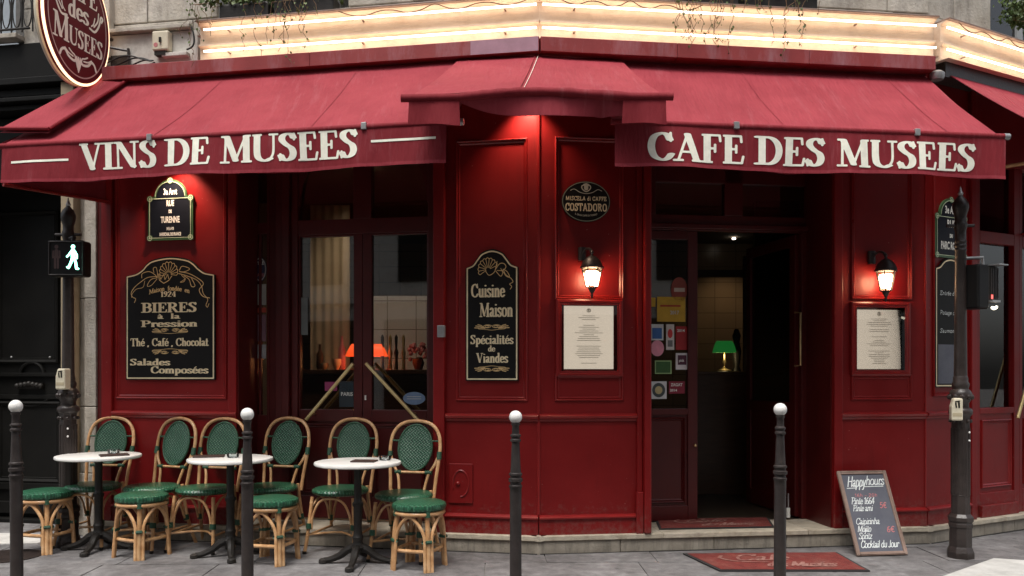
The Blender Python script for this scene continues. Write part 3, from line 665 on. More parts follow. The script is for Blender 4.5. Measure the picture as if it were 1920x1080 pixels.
# two door leaves
zb = ZS + .02
for sg, s0, s1 in ((0, xa, (xb + xc) / 2 - .002), (1, (xb + xc) / 2 + .002, xd)):
    i0 = s0 + .012 if sg == 0 else xc; i1 = xb if sg == 0 else s1 - .012
    d = wframe(LW, [(s0, i0, zb, zt1), (i1, s1, zb, zt1), (i0, i1, zt1 - .015, zt1), (i0, i1, zc - .10, zc), (i0, i1, zb, zb + .18)], n - .05, n, 'door')
    pane(LW, i0, i1, zc, zt1 - .015, n - .03, d)
    obj('door_panel', fbox(LW, i0, i1, n - .045, n - .018, zb + .18, zc - .10), DRED, d)
    obj('panel_moulding', ring(LW, i0 + .02, i1 - .02, zb + .2, zc - .12, MOULD, n - .018), DRED, d)
    # slanting brass pull bars, each with a second bar as its reflection in the glass
    if sg == 0: A, B = LW.at(662, 682, n + .09), LW.at(574, 787, n + .09)
    else: A, B = LW.at(686, 681, n + .09), LW.at(783, 787, n + .09)
    h = obj('handle', tube([LW.p(A[0], n + .09, A[1]), LW.p(B[0], n + .09, B[1])], .0155, 12), BRASS, d, smooth=True)
    for t in (.08, .9):
        q0 = Vector(LW.p(A[0] + (B[0] - A[0]) * t, n + .09, A[1] + (B[1] - A[1]) * t)); q1 = LW.p(A[0] + (B[0] - A[0]) * t, n, A[1] + (B[1] - A[1]) * t)
        obj('handle_bracket', tube([q0, q1], .009, 8), BRASS, d, smooth=True)
    obj('handle_reflection', tube([LW.p(A[0], n - .13, A[1]), LW.p(B[0], n - .13, B[1])], .0135, 12), BRASS, d, smooth=True)
    if sg == 1: obj('key_escutcheon', fbox(LW, LW.S(684, n), LW.S(687, n), n, n + .006, zL(685, 750), zL(685, 741)), WHITE, d)
    # stickers on the glass
    zz = lambda y: LW.Z(620, y, n)
    def stick(x0, x1, y0, y1, mat, nm='sticker', par=d, F=LW, nn=n - .02): return obj(nm, fbox(F, F.S(x0, nn), F.S(x1, nn), nn - .001, nn + .001, F.Z((x0 + x1) / 2, y1, nn), F.Z((x0 + x1) / 2, y0, nn)), mat, par)
    if sg == 0:
        stick(609, 632, 716, 733, plain('pink_sticker_print', (.30, .03, .12)))
        stick(636, 663, 715, 763, plain('dark_sticker_print', (.02, .03, .04)))
        stick(638, 661, 718, 734, plain('blue_sticker_print', (.06, .20, .28)))
        a = LW.at(650, 742, n - .015); obj('sticker_lettering', btext('PARIS', .03, lambda u, v: LW.p(a[0] + u, n - .0185, a[1] + v), bold=.001), WHITE, d)
        stick(564, 577, 558, 628, plain('grey_notice_print', (.16, .17, .17)))
    else:
        q = LW.at(776, 747, n - .015)
        obj('sticker', prism([(q[0] + .093 * math.cos(t), q[1] + .052 * math.sin(t)) for t in [i * math.pi / 14 for i in range(28)]], lambda u, v, k: LW.p(u, n - .022 + .002 * k, v)), plain('blue_oval_sticker_print', (.16, .24, .38)), d)
        for dv in (.012, -.006): obj('sticker_line', fbox(LW, q[0] - .06, q[0] + .06, n - .0195, n - .0185, q[1] + dv, q[1] + dv + .004), INK, d)
# stickers in the narrow side light
q = LW.at(487, 505, n - .015)
ov = obj('sticker', prism([(q[0] + .062 * math.cos(t), q[1] + .105 * math.sin(t)) for t in [i * math.pi / 14 for i in range(28)]], lambda u, v, k: LW.p(u, n - .020 + .002 * k, v)), plain('navy_oval_sticker_print', (.03, .03, .07)), sw)
obj('sticker_ring', field_mesh([line([(q[0] + .052 * math.cos(t), q[1] + .092 * math.sin(t)) for t in [i * math.pi / 14 for i in range(29)]], .005)], .002, lambda u, v: LW.p(u, n - .0165, v)), plain('white_sticker_print', (.4, .4, .38)), sw)
obj('sticker_lettering', btext('VILLE', .026, lambda u, v: LW.p(q[0] + u, n - .0165, q[1] + .04 + v), .075, .001), WHITE, sw)
obj('sticker_lettering', btext('PARIS', .026, lambda u, v: LW.p(q[0] + u, n - .0165, q[1] - .06 + v), .075, .001), CHALKR, sw)
for y0, y1, c in ((533, 572, (.4, .4, .38)), (577, 586, (.5, .08, .05)), (590, 640, (.22, .12, .16)), (646, 672, (.35, .35, .37))):
    obj('sticker', fbox(LW, LW.S(475, n - .02), LW.S(499, n - .02), n - .021, n - .019, LW.Z(487, y1, n - .02), LW.Z(487, y0, n - .02)), plain('faded_sticker_print_%d' % y0, c), sw)

# ---------------- entrance
n = DN; sR = lambda x: RW.S(x, n); zR = lambda x, y: RW.Z(x, y, n)
T1z, T0z = zR(1360, 405), zR(1360, 434)
e0, e1 = RW.S(1217, n) , r_open1 - .012
e0 = r_open0 + .012
tr = wframe(RW, [(e0, sR(1515), T0z, T1z), (e0, sR(1229), T1z, ZH), (sR(1358), sR(1392), T1z, ZH), (sR(1515), e1, T0z, ZH), (sR(1229), sR(1515), zR(1370, 345), ZH)], n - .05, n + .01, 'window')
pane(RW, sR(1229), sR(1358), T1z, zR(1370, 345), n - .03, tr); pane(RW, sR(1392), sR(1515), T1z, zR(1370, 345), n - .03, tr)
part('transom_lip', fbox(RW, e0, sR(1515), n + .011, n + .045, T0z + .01, T0z + .05), DRED, bevel=.006)
part('door_post', fbox(RW, sR(1502), sR(1512), n - .05, n + .01, ZS, T0z - .001), DRED, bevel=.005)
part('door_post', fbox(RW, sR(1522), e1, n - .05, n + .02, ZS, T0z - .001), DRED, bevel=.006)
# fixed leaf with stickers
f0, f1, f2 = e0, sR(1290), sR(1308); zg0 = zR(1260, 766); zg1 = zR(1260, 449)
dl = wframe(RW, [(f0, f0 + .012, ZS + .01, T0z - .003), (f1, f2, ZS + .01, T0z - .003), (f0 + .012, f1, zg1, T0z - .003), (f0 + .012, f1, zg0 - .05, zg0), (f0 + .012, f1, ZS + .01, ZS + .13)], n - .05, n, 'door', label='fixed glazed door leaf covered with round and square guide stickers')
pane(RW, f0 + .012, f1, zg0, zg1, n - .03, dl)
obj('door_panel', fbox(RW, f0 + .012, f1, n - .045, n - .02, ZS + .13, zg0 - .05), DRED, dl)
obj('panel_moulding', ring(RW, f0 + .03, f1 - .02, ZS + .15, zg0 - .07, MOULD, n - .02), DRED, dl)
obj('knob', sphere(RW.p(sR(1302), n + .02, zR(1302, 835)), .014, 10, 8), BRASS, dl, smooth=True)
def stk(x0, x1, y0, y1, col, nm='sticker', nn=n - .022, shape='box', lab=None):
    s0, z0 = RW.at(x0, y1, nn); s1, z1 = RW.at(x1, y0, nn); m = plain('sticker_%d_%d' % (x0, y0), tuple(min(.85, c * 1.7) for c in col))
    if shape == 'box': return obj(nm, fbox(RW, s0, s1, nn - .001, nn + .0012, z0, z1), m, dl, label=lab)
    cx, cz, a, b = (s0 + s1) / 2, (z0 + z1) / 2, (s1 - s0) / 2, (z1 - z0) / 2
    return obj(nm, prism([(cx + a * math.cos(t), cz + b * math.sin(t)) for t in [i * math.pi / 12 for i in range(24)]], lambda u, v, k: RW.p(u, nn - .001 + .0022 * k, v)), m, dl, label=lab)
n2 = n - .0195; n3 = n - .018
stk(1258, 1289, 520, 566, (.15, .03, .02), shape='oval', lab='faded round red no entry sticker'); stk(1264, 1284, 540, 547, (.30, .24, .2), 'sticker_bar', n2)
stk(1232, 1285, 557, 603, (.36, .22, .02), lab='yellow guide sticker marked 2017'); stk(1238, 1276, 572, 575, (.25, .03, .01), 'sticker_line', n2); stk(1220, 1229, 558, 575, (.36, .22, .02))
stk(1220, 1244, 608, 638, (.42, .44, .44), lab='blue square sticker on white'); stk(1223, 1241, 615, 635, (.03, .09, .25), 'sticker_field', n2)
stk(1249, 1264, 608, 656, (.42, .40, .38)); stk(1252, 1261, 617, 634, (.4, .03, .03), 'sticker_emblem', n2, 'oval'); stk(1252, 1261, 638, 650, (.12, .12, .12), 'sticker_emblem', n2)
stk(1267, 1289, 612, 656, (.22, .01, .012), lab='red plate sticker marked 2014')
stk(1220, 1245, 638, 668, (.62, .20, .26), shape='oval', lab='pink round sticker')
stk(1267, 1291, 662, 693, (.42, .40, .40)); stk(1271, 1287, 666, 684, (.05, .01, .025), 'sticker_field', n2)
stk(1228, 1259, 676, 701, (.22, .32, .14)); stk(1230, 1257, 678, 699, (.025, .075, .02), 'sticker_field', n2)
stk(1220, 1250, 715, 748, (.40, .41, .41)); stk(1223, 1247, 718, 745, (.04, .05, .05), 'sticker_emblem', n2, 'oval'); stk(1228, 1242, 724, 739, (.35, .30, .15), 'sticker_emblem', n3, 'oval')
stk(1254, 1284, 715, 738, (.14, .008, .02), lab='dark red guide sticker lettered in white'); 
for s, x, y, w, h, mt in (('2017', 1266, 589, .075, .03, INK), ('2014', 1278, 622, .065, .022, WHITE), ('ZAGAT', 1270, 724, .10, .024, WHITE), ('2014', 1264, 734, .06, .02, WHITE), ('pick', 1279, 678, .045, .02, WHITE)):
    q = RW.at(x, y, n); obj('sticker_lettering', btext(s, h, lambda u, v: RW.p(q[0] + u, n - .0172, q[1] + v), w, .001), mt, dl)
# open leaf, swung in on the right
hp = RW.p(sR(1500), n - .05, 0); OF = Frame((hp.x, hp.y), (RW.n * -1 + RW.d * -.08))   # along the leaf, going inward
ol = wframe(OF, [(0, .09, ZS + .01, T0z - .005), (.78, .86, ZS + .01, T0z - .005), (.09, .78, T0z - .10, T0z - .005), (.09, .78, 1.0, 1.10), (.09, .78, ZS + .01, ZS + .15)], -.022, .022, 'door', label='open dark red door leaf swung inward')
obj('pane', fbox(OF, .09, .78, -.003, .003, 1.10, T0z - .10), GLASS, ol); obj('door_panel', fbox(OF, .09, .78, -.012, .012, ZS + .15, 1.0), DRED, ol)
hx = RW.S(1501, n + .06); hz0, hz1 = RW.Z(1501, 685, n + .06), RW.Z(1501, 586, n + .06)
obj('handle', tube([RW.p(hx - .02, n - .0, hz1 + .004), RW.p(hx, n + .06, hz1), RW.p(hx, n + .06, hz0), RW.p(hx - .02, n - .0, hz0 - .004)], .009, 10), BRASS, ol, smooth=True)
a = RW.at(1478, 985, n + .04)
obj('floor_bolt', tube([RW.p(a[0], n + .04, ZS + .02), RW.p(a[0], n + .04, ZS + .10), ], .016, 8), WHITE, ol, smooth=True); obj('bolt_rod', tube([RW.p(a[0], n + .04, ZS + .10), RW.p(a[0], n + .04, ZS + .22)], .006, 6), STEEL, ol)

# ---------------- side street glazing (third face)
sT = lambda x, n=-.06: TW.S(x, n); zT = lambda x, y, n=-.06: TW.Z(x, y, n)
zg0, zg1, zh0, zh1 = zT(1860, 764), zT(1860, 458), zT(1860, 437), ZH
sa, sb, sc_, sd_ = sT(1829), sT(1893), sT(1903), 3.0
tw = wframe(TW, [(t_open0, sa, ZS, ZH), (sb, sc_, ZS, ZH), (sa, sb, zg1, zh0), (sa, sb, zg0 - .05, zg0), (sa, sb, ZS, ZS + .20)], -.10, -.02, 'door', RED, label='narrow dark red glazed door leaf behind the lamp post')
pane(TW, sa, sb, zg0, zg1, -.07, tw); pane(TW, sa, sb, zh0, ZH, -.07, tw)
obj('door_panel', fbox(TW, sa, sb, -.095, -.035, ZS + .20, zg0 - .05), RED, tw); obj('panel_moulding', ring(TW, sa + .03, sb - .03, ZS + .24, zg0 - .10, MOULD, -.035), REDMOULD, tw)
obj('kick_rail', fbox(TW, sa - .02, sb + .02, -.02, .012, ZS, ZS + .10), RED, tw, bevel=.005)
tw2 = wframe(TW, [(sc_ + .001, sc_ + .045, ZS, ZH), (sc_ + .62, sc_ + .67, ZS, ZH), (sc_ + .045, sc_ + .62, zg1, zh0), (sc_ + .045, sc_ + .62, zg0 - .05, zg0), (sc_ + .045, sc_ + .62, ZS, ZS + .20)], -.10, -.021, 'door', RED, label='side door leaf with a slanting brass bar at the right edge')
pane(TW, sc_ + .045, sc_ + .62, zg0, zg1, -.07, tw2); pane(TW, sc_ + .045, sc_ + .62, zh0, ZH, -.07, tw2)
obj('door_panel', fbox(TW, sc_ + .045, sc_ + .62, -.095, -.035, ZS + .20, zg0 - .05), RED, tw2); obj('panel_moulding', ring(TW, sc_ + .07, sc_ + .59, ZS + .24, zg0 - .10, MOULD, -.035), REDMOULD, tw2)
qa, qb = TW.at(1908, 784, .06), TW.at(1925, 722, .06)
obj('handle', tube([TW.p(qa[0], .06, qa[1]), TW.p(qb[0] + .12, .06, qb[1] + .25)], .015, 10), BRASS, tw2, smooth=True)
obj('transom_lip', fbox(TW, sc_ + .02, sc_ + .6, -.018, .012, zh0 + .005, zh0 + .02), REDMOULD, tw2)
part('wall_panel', fbox(TW, sc_ + .68, t_end, -.14, 0, ZS, ZH))

# ---------------- interior
base_pts = [LW.p(l_left, -.142, 0), LW.p(0, -.142, 0), RW.p(r_end, -.142, 0), TW.p(t_end, -.142, 0), Vector((7.0, 12.3, 0)), Vector((-3.6, 12.3, 0))]
base_pts = [(p.x, p.y) for p in base_pts]
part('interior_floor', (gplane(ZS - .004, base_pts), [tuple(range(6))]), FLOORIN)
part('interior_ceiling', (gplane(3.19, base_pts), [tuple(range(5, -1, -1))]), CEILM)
part('light_blocking_slab', (gplane(6.58, base_pts), [tuple(range(6))]), MORTAR)  # unseen slab added to stop sky light entering from above
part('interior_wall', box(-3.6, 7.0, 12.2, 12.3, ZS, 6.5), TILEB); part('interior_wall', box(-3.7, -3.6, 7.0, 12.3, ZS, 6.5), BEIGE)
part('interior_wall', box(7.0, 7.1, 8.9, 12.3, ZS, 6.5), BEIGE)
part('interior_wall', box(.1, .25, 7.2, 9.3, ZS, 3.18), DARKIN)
def wx(x, Y): return (x - 960) / FPX * Y
def wz(y, Y): return EYE - (y - HOR) / FPX * Y
part('interior_wall', box(wx(697, 8.9), wx(800, 8.9), 8.9, 9.0, ZS, wz(555, 8.9)), TILEW, label='tiled panel behind the bar taps, its pale tone standing in for a pane reflection')
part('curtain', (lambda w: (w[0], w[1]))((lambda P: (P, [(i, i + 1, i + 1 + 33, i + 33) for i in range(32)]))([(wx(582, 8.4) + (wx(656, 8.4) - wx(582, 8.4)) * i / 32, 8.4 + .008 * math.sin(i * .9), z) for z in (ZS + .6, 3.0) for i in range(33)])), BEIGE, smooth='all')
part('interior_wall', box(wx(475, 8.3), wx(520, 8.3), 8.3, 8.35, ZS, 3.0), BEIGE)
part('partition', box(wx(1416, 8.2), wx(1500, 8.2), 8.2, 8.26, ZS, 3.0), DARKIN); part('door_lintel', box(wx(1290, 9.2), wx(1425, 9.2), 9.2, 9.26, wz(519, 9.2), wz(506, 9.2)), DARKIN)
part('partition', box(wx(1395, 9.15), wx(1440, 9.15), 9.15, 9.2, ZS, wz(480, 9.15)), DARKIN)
# bars
b1 = thing('bar_counter', (-1.6, 8.2, ZS), 'dark wooden bar counter behind the double glass door', 'counter')
obj('counter_body', box(wx(560, 8.2), wx(815, 8.2), 8.0, 8.6, ZS, wz(702, 8.0)), COUNTER, b1); obj('counter_top', box(wx(556, 8.2), wx(815, 8.2), 7.96, 8.64, wz(702, 8.0) + .001, wz(702, 8.0) + .045), COUNTER, b1, bevel=.006)
b2 = thing('side_counter', (2.2, 8.6, ZS), 'low dark counter with the green lamp seen through the entrance', 'counter')
obj('counter_body', box(wx(1300, 8.6), wx(1400, 8.6), 8.5, 8.9, ZS, wz(702, 8.5)), COUNTER, b2); obj('counter_top', box(wx(1298, 8.6), wx(1402, 8.6), 8.46, 8.93, wz(702, 8.5) + .001, wz(702, 8.5) + .03), COUNTER, b2, bevel=.005)
# bankers lamps
def bank_lamp(x, Y, y0, y1, x0, x1, mat, lab, name, en, col, base_z):
    cx, cz = wx(x, Y), wz((y0 + y1) / 2, Y)
    t = thing(name, (cx, Y, base_z), lab, 'lamp', None)
    hw = (wx(x1, Y) - wx(x0, Y)) / 2; top, bot = wz(y0, Y), wz(y1, Y); m = MB(); P = []; f = []
    for i in range(13):
        a = math.pi * i / 12
        for sx in (-1, 1): P.append((cx + sx * hw * (1 - .25 * math.sin(a)), Y - .10 * math.cos(a), bot + (top - bot) * math.sin(a)))
    for i in range(12): f.append((2 * i, 2 * i + 1, 2 * i + 3, 2 * i + 2))
    f.append(tuple(range(0, 26, 2))); f.append(tuple(range(25, 0, -2)))
    obj('lamp_shade', (P, f), mat, t, smooth=True)
    obj('stem', lathe([(.02, 0), (.02, .03), (.008, .05), (.02, .10), (.008, .13), (.008, bot - base_z + .04)], 12, (cx, Y, base_z)), BRASS, t, smooth=True)
    obj('base', lathe([(.07, 0), (.07, .012), (.03, .025), (.02, .03)], 18, (cx, Y, base_z)), BRASS, t, smooth=True)
    lamp('lamp_light', (cx, Y - .02, bot - .03), en, col, .04, t)
    return t
bank_lamp(688, 8.05, 645, 668, 646, 720, ORANGEL, 'lit orange glass shade lamp on the bar behind the glass doors', 'bar_lamp', 1.5, (1, .45, .18), wz(702, 8.0) + .046)
bank_lamp(1358, 8.6, 639, 661, 1341, 1377, GREENL, 'lit green glass banker lamp with brass stem inside the entrance', 'banker_lamp', .5, (1, .75, .4), wz(702, 8.5) + .031)
ct = thing('beer_tap_tower', (wx(745, 8.05), 8.05, wz(702, 8) + .046), 'cluster of brass beer taps on the bar right of the orange lamp', 'beer taps')
for i, x in enumerate((717, 731, 743, 756)):
    obj('tap', lathe([(.018, 0), (.014, .1), (.022, .16), (.010, .2), (.016, .30), (.004, .33)], 10, (wx(x, 8.05), 8.05 + .03 * (i % 2), ct.location.z)), BRASS if i % 2 else TABIRON, ct, smooth=True)
for i, (x, Y, hh, mt, lb) in enumerate(((600, 8.1, .24, COUNTER, 'brown bottle at the left end of the bar'), (631, 8.1, .10, CREAML, 'small warm lit dish left of the orange lamp'), (641, 8.15, .32, CHALKR, 'tall reddish bottle beside the orange lamp shade'), (608, 8.1, .06, CREAML, 'small pale bowl on the bar near its left end'), (782, 8.1, .10, plain('orange_glass', (.7, .12, .03)), 'small orange glass at the right end of the bar'))):
    tag(obj('bottle' if hh > .2 else ('glass' if i == 4 else 'bowl'), lathe([(.03, 0), (.036, hh * .1), (.034, hh * .6), (.014, hh * .75), (.012, hh)] if hh > .2 else [(.02, 0), (.045, hh * .6), (.045, hh)], 12, (wx(x, Y), Y, wz(702, 8) + .046)), mt, None, smooth=True), lb, 'bottle' if hh > .2 else ('glass' if i == 4 else 'bowl'))
fl = thing('flower_vase', (wx(786, 8.3), 8.3, wz(702, 8) + .046), 'dim bunch of red flowers at the right end of the bar', 'flowers')
obj('vase', lathe([(.03, 0), (.05, .06), (.03, .12)], 12, fl.location), COUNTER, fl, smooth=True)
m = MB()
for i in range(26): m.add(sphere((fl.location.x + rk.gauss(0, .05), 8.3 + rk.gauss(0, .04), fl.location.z + .2 + rk.gauss(0, .035)), .022, 6, 4))
obj('blossom', m.vf, CHALKR, fl)
cl = thing('ceiling_spotlight', (wx(1376, 11.6), 11.6, 3.16), 'small round ceiling spotlight inside the entrance', 'light')
obj('spot_lens', lathe([(.024, 0), (.024, .02)], 14, cl.location), GLOBE, cl); lamp('spot_light', tuple(cl.location + Vector((0, 0, -.04))), 6, (1, .72, .45), .05, cl, 100, (0, .2, -1))
cl = thing('ceiling_spotlight', (wx(680, 7.6), 7.6, 3.16), 'added unseen ceiling spotlight that brightens the bar behind the glass doors', 'light')  # added lamp without a visible fitting, lights the bar and the wall behind
obj('spot_lens', lathe([(.045, 0), (.045, .02)], 14, cl.location), BULB, cl); lamp('spot_light', tuple(cl.location + Vector((0, 0, -.04))), 26, (1, .84, .66), .05, cl, 115, (.15, .55, -1))
tag(obj('statuette', lathe([(.05, 0), (.03, .05), (.05, .2), (.03, .3), (.045, .36), (.02, .43)], 10, (wx(1381, 8.7), 8.7, wz(702, 8.5) + .031)), TABIRON, None, smooth=True), 'dark pepper mill shaped statuette behind the green lamp', 'statuette')

# ================================================================== UPPER STONE WALL
ZU = 3.86
def stone_wall(F, s0, s1, holes, z0=ZU, z1=6.6, ch=.36):
    z = z0; k = 0
    while z < z1:
        s = s0 - (.3 if k % 2 else 0)
        while s < s1:
            w = rk.uniform(.6, .85); a, b = max(s, s0), min(s + w, s1); s += w
            segs = [(a, b)]
            for h0, h1 in holes:
                ns = []
                for p, q in segs:
                    if z < 4.02: ns.append((p, q)); continue
                    if q <= h0 or p >= h1: ns.append((p, q))
                    else:
                        if p < h0: ns.append((p, h0))
                        if q > h1: ns.append((h1, q))
                segs = ns
            for p, q in segs:
                if q - p > .05: part('stone_block', fbox(F, p + .003, q - .003, -.30, -.02 + rk.uniform(-.004, .004), z + .003, z + ch - .003), STONE, bevel=.008)
        z += ch; k += 1
    part('stone_backing', fbox(F, s0, s1, -.40, -.31, z0, z1), MORTAR)
hL = (LW.S(405), LW.S(650)); hR = (RW.S(1185), RW.S(1525)); hT = (TW.S(1862), TW.S(1862) + 1.6)
stone_wall(LW, LW.S(188), -.01, [hL]); stone_wall(RW, .01, RW.S(1745), [hR]); stone_wall(TW, .02, t_end, [hT])
for F, (h0, h1) in ((LW, hL), (RW, hR), (TW, hT)):
    w = wframe(F, [(h0, h0 + .06, 4.25, 6.0), (h1 - .06, h1, 4.25, 6.0), ((h0 + h1) / 2 - .04, (h0 + h1) / 2 + .04, 4.25, 6.0), (h0, h1, 4.22, 4.29)], -.29, -.24, 'window', plain('grey_upper_window_paint', (.30, .31, .32)))
    pane(F, h0 + .05, h1 - .05, 4.27, 6.0, -.27, w)
# smooth plaster band and ledge at the upper left
part('plaster_band', fbox(LW, LW.S(192), LW.S(372), -.018, .012, 3.86, LW.Z(280, 64)), PLASTER)
part('stone_ledge', fbox(LW, LW.S(186), LW.S(362), -.015, .06, LW.Z(280, 62), LW.Z(280, 54)), STONE, bevel=.006)
part('stone_quoin', fbox(LW, LW.S(176), LW.S(212), -.02, .05, 3.86, 6.4), STONE, bevel=.01)
for i in range(9):                                     # little white metal uprights of the window guard
    for F, h, nn in ((LW, hL, .02), (RW, hR, .02)):
        s = h[0] + (h[1] - h[0]) * (i + .5) / 9
        if i % 2 == 0 and F is LW or i % 4 == 1: part('guard_upright', fbox(F, s - .018, s + .018, nn, nn + .012, 4.02, 4.9), STEEL)
part('window_sill', fbox(LW, hL[0] - .1, hL[1] + .1, -.02, .12, 4.02, 4.09), STONE, bevel=.01); part('window_sill', fbox(RW, hR[0] - .1, hR[1] + .1, -.02, .12, 4.02, 4.09), STONE, bevel=.01)

# red housing under the neon cove (the fascia)
def fascia(F, s0, s1, za, zb_, n1, sec=3):
    st = (s1 - s0) / sec
    for i in range(sec): part('fascia_board', fbox(F, s0 + i * st + .001, s0 + (i + 1) * st - .001, .002, n1, za, zb_), plain('fascia_red_paint', (.24, .035, .035), .45) if 'FP' not in globals() else FP, bevel=.004)
FP = surface('fascia_red_paint', (.21, .022, .022), (.29, .036, .036), 4, .42, .6, bmp=.1, stain=(.42, .30, .34), stain_scale=3, stain_amt=.35, stain_stretch=(2, 2, .5))
fz1, fz0 = LW.Z(1000, 68, .22), LW.Z(1000, 96, .22)
fascia(LW, LW.S(190, .22), .035, fz0, fz1, .22, 2); fascia(RW, -.02, RW.S(1755, .22), fz0, fz1, .22, 3)
part('fascia_patch', fbox(LW, LW.S(882, .225), .03, .2205, .223, fz0 + .002, fz1 - .002), plain('faded_mauve_paint', (.34, .19, .24)))

# ================================================================== NEON COVE
nb = thing('neon_light_box', (.2, 6.3, 3.87), 'peach lit neon cove with two tubes wrapping the café corner above the fascia', 'neon light')
CN = .16                                      # face of the cove
zc0, zc1 = fz1 + .004, LW.Z(1003, -4, CN)
def cove(F, s0, s1, end0=False, end1=False):
    z0, z1 = zc0, zc1; prof = [(.20, z0), (CN - .03, z0 + .012), (CN - .03, z0 + .115), (CN, z0 + .125), (CN, z0 + .140), (CN - .03, z0 + .150), (CN - .03, z1 - .02), (CN + .02, z1), (-.0, z1), (-.0, z0)]
    v = []; f = []; m = len(prof)
    for s in (s0, s1):
        for nn, z in prof: v.append(F.p(s, nn, z))
    for j in range(m): f.append((j, (j + 1) % m, (j + 1) % m + m, j + m))
    f.append(tuple(range(m))); f.append(tuple(range(2 * m - 1, m - 1, -1)))
    obj('cove_back', (v, f), COVE, nb)
    obj('cove_lip', fbox(F, s0, s1, -.0, CN + .05, z1 + .001, z1 + .014), BOARDW, nb, bevel=.003)
    for x_, wz_ in ((.03, z1 - .055), (.03, z0 + .075)):
        obj('neon_tube', tube([F.p(s0 + (.06 if end0 else .015), CN + .02, wz_), F.p(s1 - .015, CN + .02, wz_)], .0085, 8), NEON, nb, smooth=True)
        s = s0 + .25
        while s < s1 - .1:
            obj('tube_clip', fbox(F, s, s + .012, CN - .03, CN + .008, wz_ - .016, wz_ - .009), BOARDW, nb); s += 1.1
cove(LW, LW.S(372, CN), .025, True); cove(RW, -.015, RW.S(1755, CN)); cove(TW, .0, t_end)
m = MB()
for F, s0, s1 in ((LW, LW.S(640, CN), 0), (RW, .1, 1.2), (TW, .1, 1.4)):
    pts = [F.p(s0 + (s1 - s0) * i / 14, CN + .055, zc1 - .01 - .05 * abs(math.sin(i * .9))) for i in range(15)]
    obj('loose_cable', tube(crom(pts, 4), .004, 5), VINE, nb, smooth=True)

# ================================================================== AWNINGS
AP = .90                                      # projection
def grid_surf(nu, nv, fn):
    v = [fn(i / nu, j / nv) for j in range(nv + 1) for i in range(nu + 1)]; f = []
    for j in range(nv):
        for i in range(nu): a = j * (nu + 1) + i; f.append((a, a + 1, a + nu + 2, a + nu + 1))
    return v, f
def thick(vf, d):                             # give a sheet thickness d along a vector
    v, f = vf; k = len(v); d = Vector(d); return [tuple(p) for p in v] + [tuple(Vector(p) - d) for p in v], list(f) + [tuple(i + k for i in reversed(q)) for q in f]
def awning(F, s0, s1, zt_, zb_, name, lab, vs0, vs1, vz, seed=1, top_s=None, ends=True, ap=AP):
    r = random.Random(seed)
    root = thing(name, F.p((s0 + s1) / 2, 0, zt_), lab, 'awning'); ts = top_s or (s0, s1)
    ph = [r.uniform(0, 6) for _ in range(4)]
    def sag(u, v): return -.022 * math.sin(math.pi * v) + .006 * math.sin(9 * u * math.pi + ph[0]) * v * (1 - v) * 3 + .005 * math.sin(23 * u + 6 * v + ph[1]) * (1 - abs(2 * v - 1))
    def top(u, v):
        a = ts[0] + (ts[1] - ts[0]) * u; b = s0 + (s1 - s0) * u
        return F.p(a + (b - a) * v, .09 + (ap - .09) * v, zt_ + (zb_ - zt_) * v + sag(u, v))
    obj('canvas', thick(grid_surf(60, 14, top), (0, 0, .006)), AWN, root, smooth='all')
    k = 1; sp_ = 1.18
    while k * sp_ < abs(s1 - s0) - .3:
        u = k * sp_ / abs(s1 - s0)
        obj('seam', thick((lambda P: (P, [(i, i + 1, i + 14, i + 13) for i in range(12)]))([tuple(top(u + du, j / 12) + Vector((0, -.001, .0035))) for du in (0, .012 / abs(s1 - s0)) for j in range(13)]), (0, 0, .003)), AWN, root); k += 1
    obj('front_bar', tube([F.p(s0 - .015, ap, zb_ - .004), F.p(s1 + .03, ap, zb_ - .004)], .021, 12), VAL, root, smooth=True)
    obj('bar_cap', tube([F.p(s1 + .03, ap, zb_ - .004), F.p(s1 + .07, ap, zb_ - .004)], .023, 12), STEEL, root, smooth=True)
    def vn(s, z):
        t = max(0, min(1, (zb_ - z) / (zb_ - vz)))
        return ap + .012 + t * (.018 * math.sin(s * 4.3 + ph[2]) + .010 * math.sin(s * 11 + ph[3]) + .005 * math.sin(s * 23 + 5 * z)) 
    def val(u, v):
        s = vs0 + (vs1 - vs0) * u; z = zb_ - .01 + (vz - zb_ + .01) * v + ((.008 * math.sin(s * 4 + ph[1]) + .004 * math.sin(s * 9 + ph[0])) * v)
        return F.p(s, vn(s, z), z)
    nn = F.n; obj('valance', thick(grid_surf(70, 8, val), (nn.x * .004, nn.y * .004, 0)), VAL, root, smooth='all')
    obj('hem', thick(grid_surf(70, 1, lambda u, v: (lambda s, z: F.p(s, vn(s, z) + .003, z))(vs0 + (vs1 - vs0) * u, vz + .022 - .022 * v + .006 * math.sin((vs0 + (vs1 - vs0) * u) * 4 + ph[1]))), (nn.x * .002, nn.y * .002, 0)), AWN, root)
    return root, vn
zT_ = RW.Z(1450, 128, .10)
bzL = LW.Z(500, 247, AP); bzR = RW.Z(1560, 243, AP)
s0L, s1L = LW.S(2, AP), LW.S(850, AP)
awL, vnL = awning(LW, s0L, s1L, LW.Z(560, 125, .10), bzL, 'wine_awning', 'long burgundy awning over the café tables, lettered VINS DE MUSEES', LW.S(6, AP), LW.S(838, AP), LW.Z(500, 323, AP), 1, (LW.S(196, .12), LW.S(900, .12)))
s0R, s1R = RW.S(1150, AP), RW.S(1874, AP)
awR, vnR = awning(RW, s0R, s1R, zT_, bzR, 'cafe_awning', 'burgundy awning over the entrance, lettered CAFE DES MUSEES', RW.S(1152, AP), RW.S(1884, AP), RW.Z(1560, 325, AP), 5, (RW.S(1100, .12), RW.S(1740, .12)))
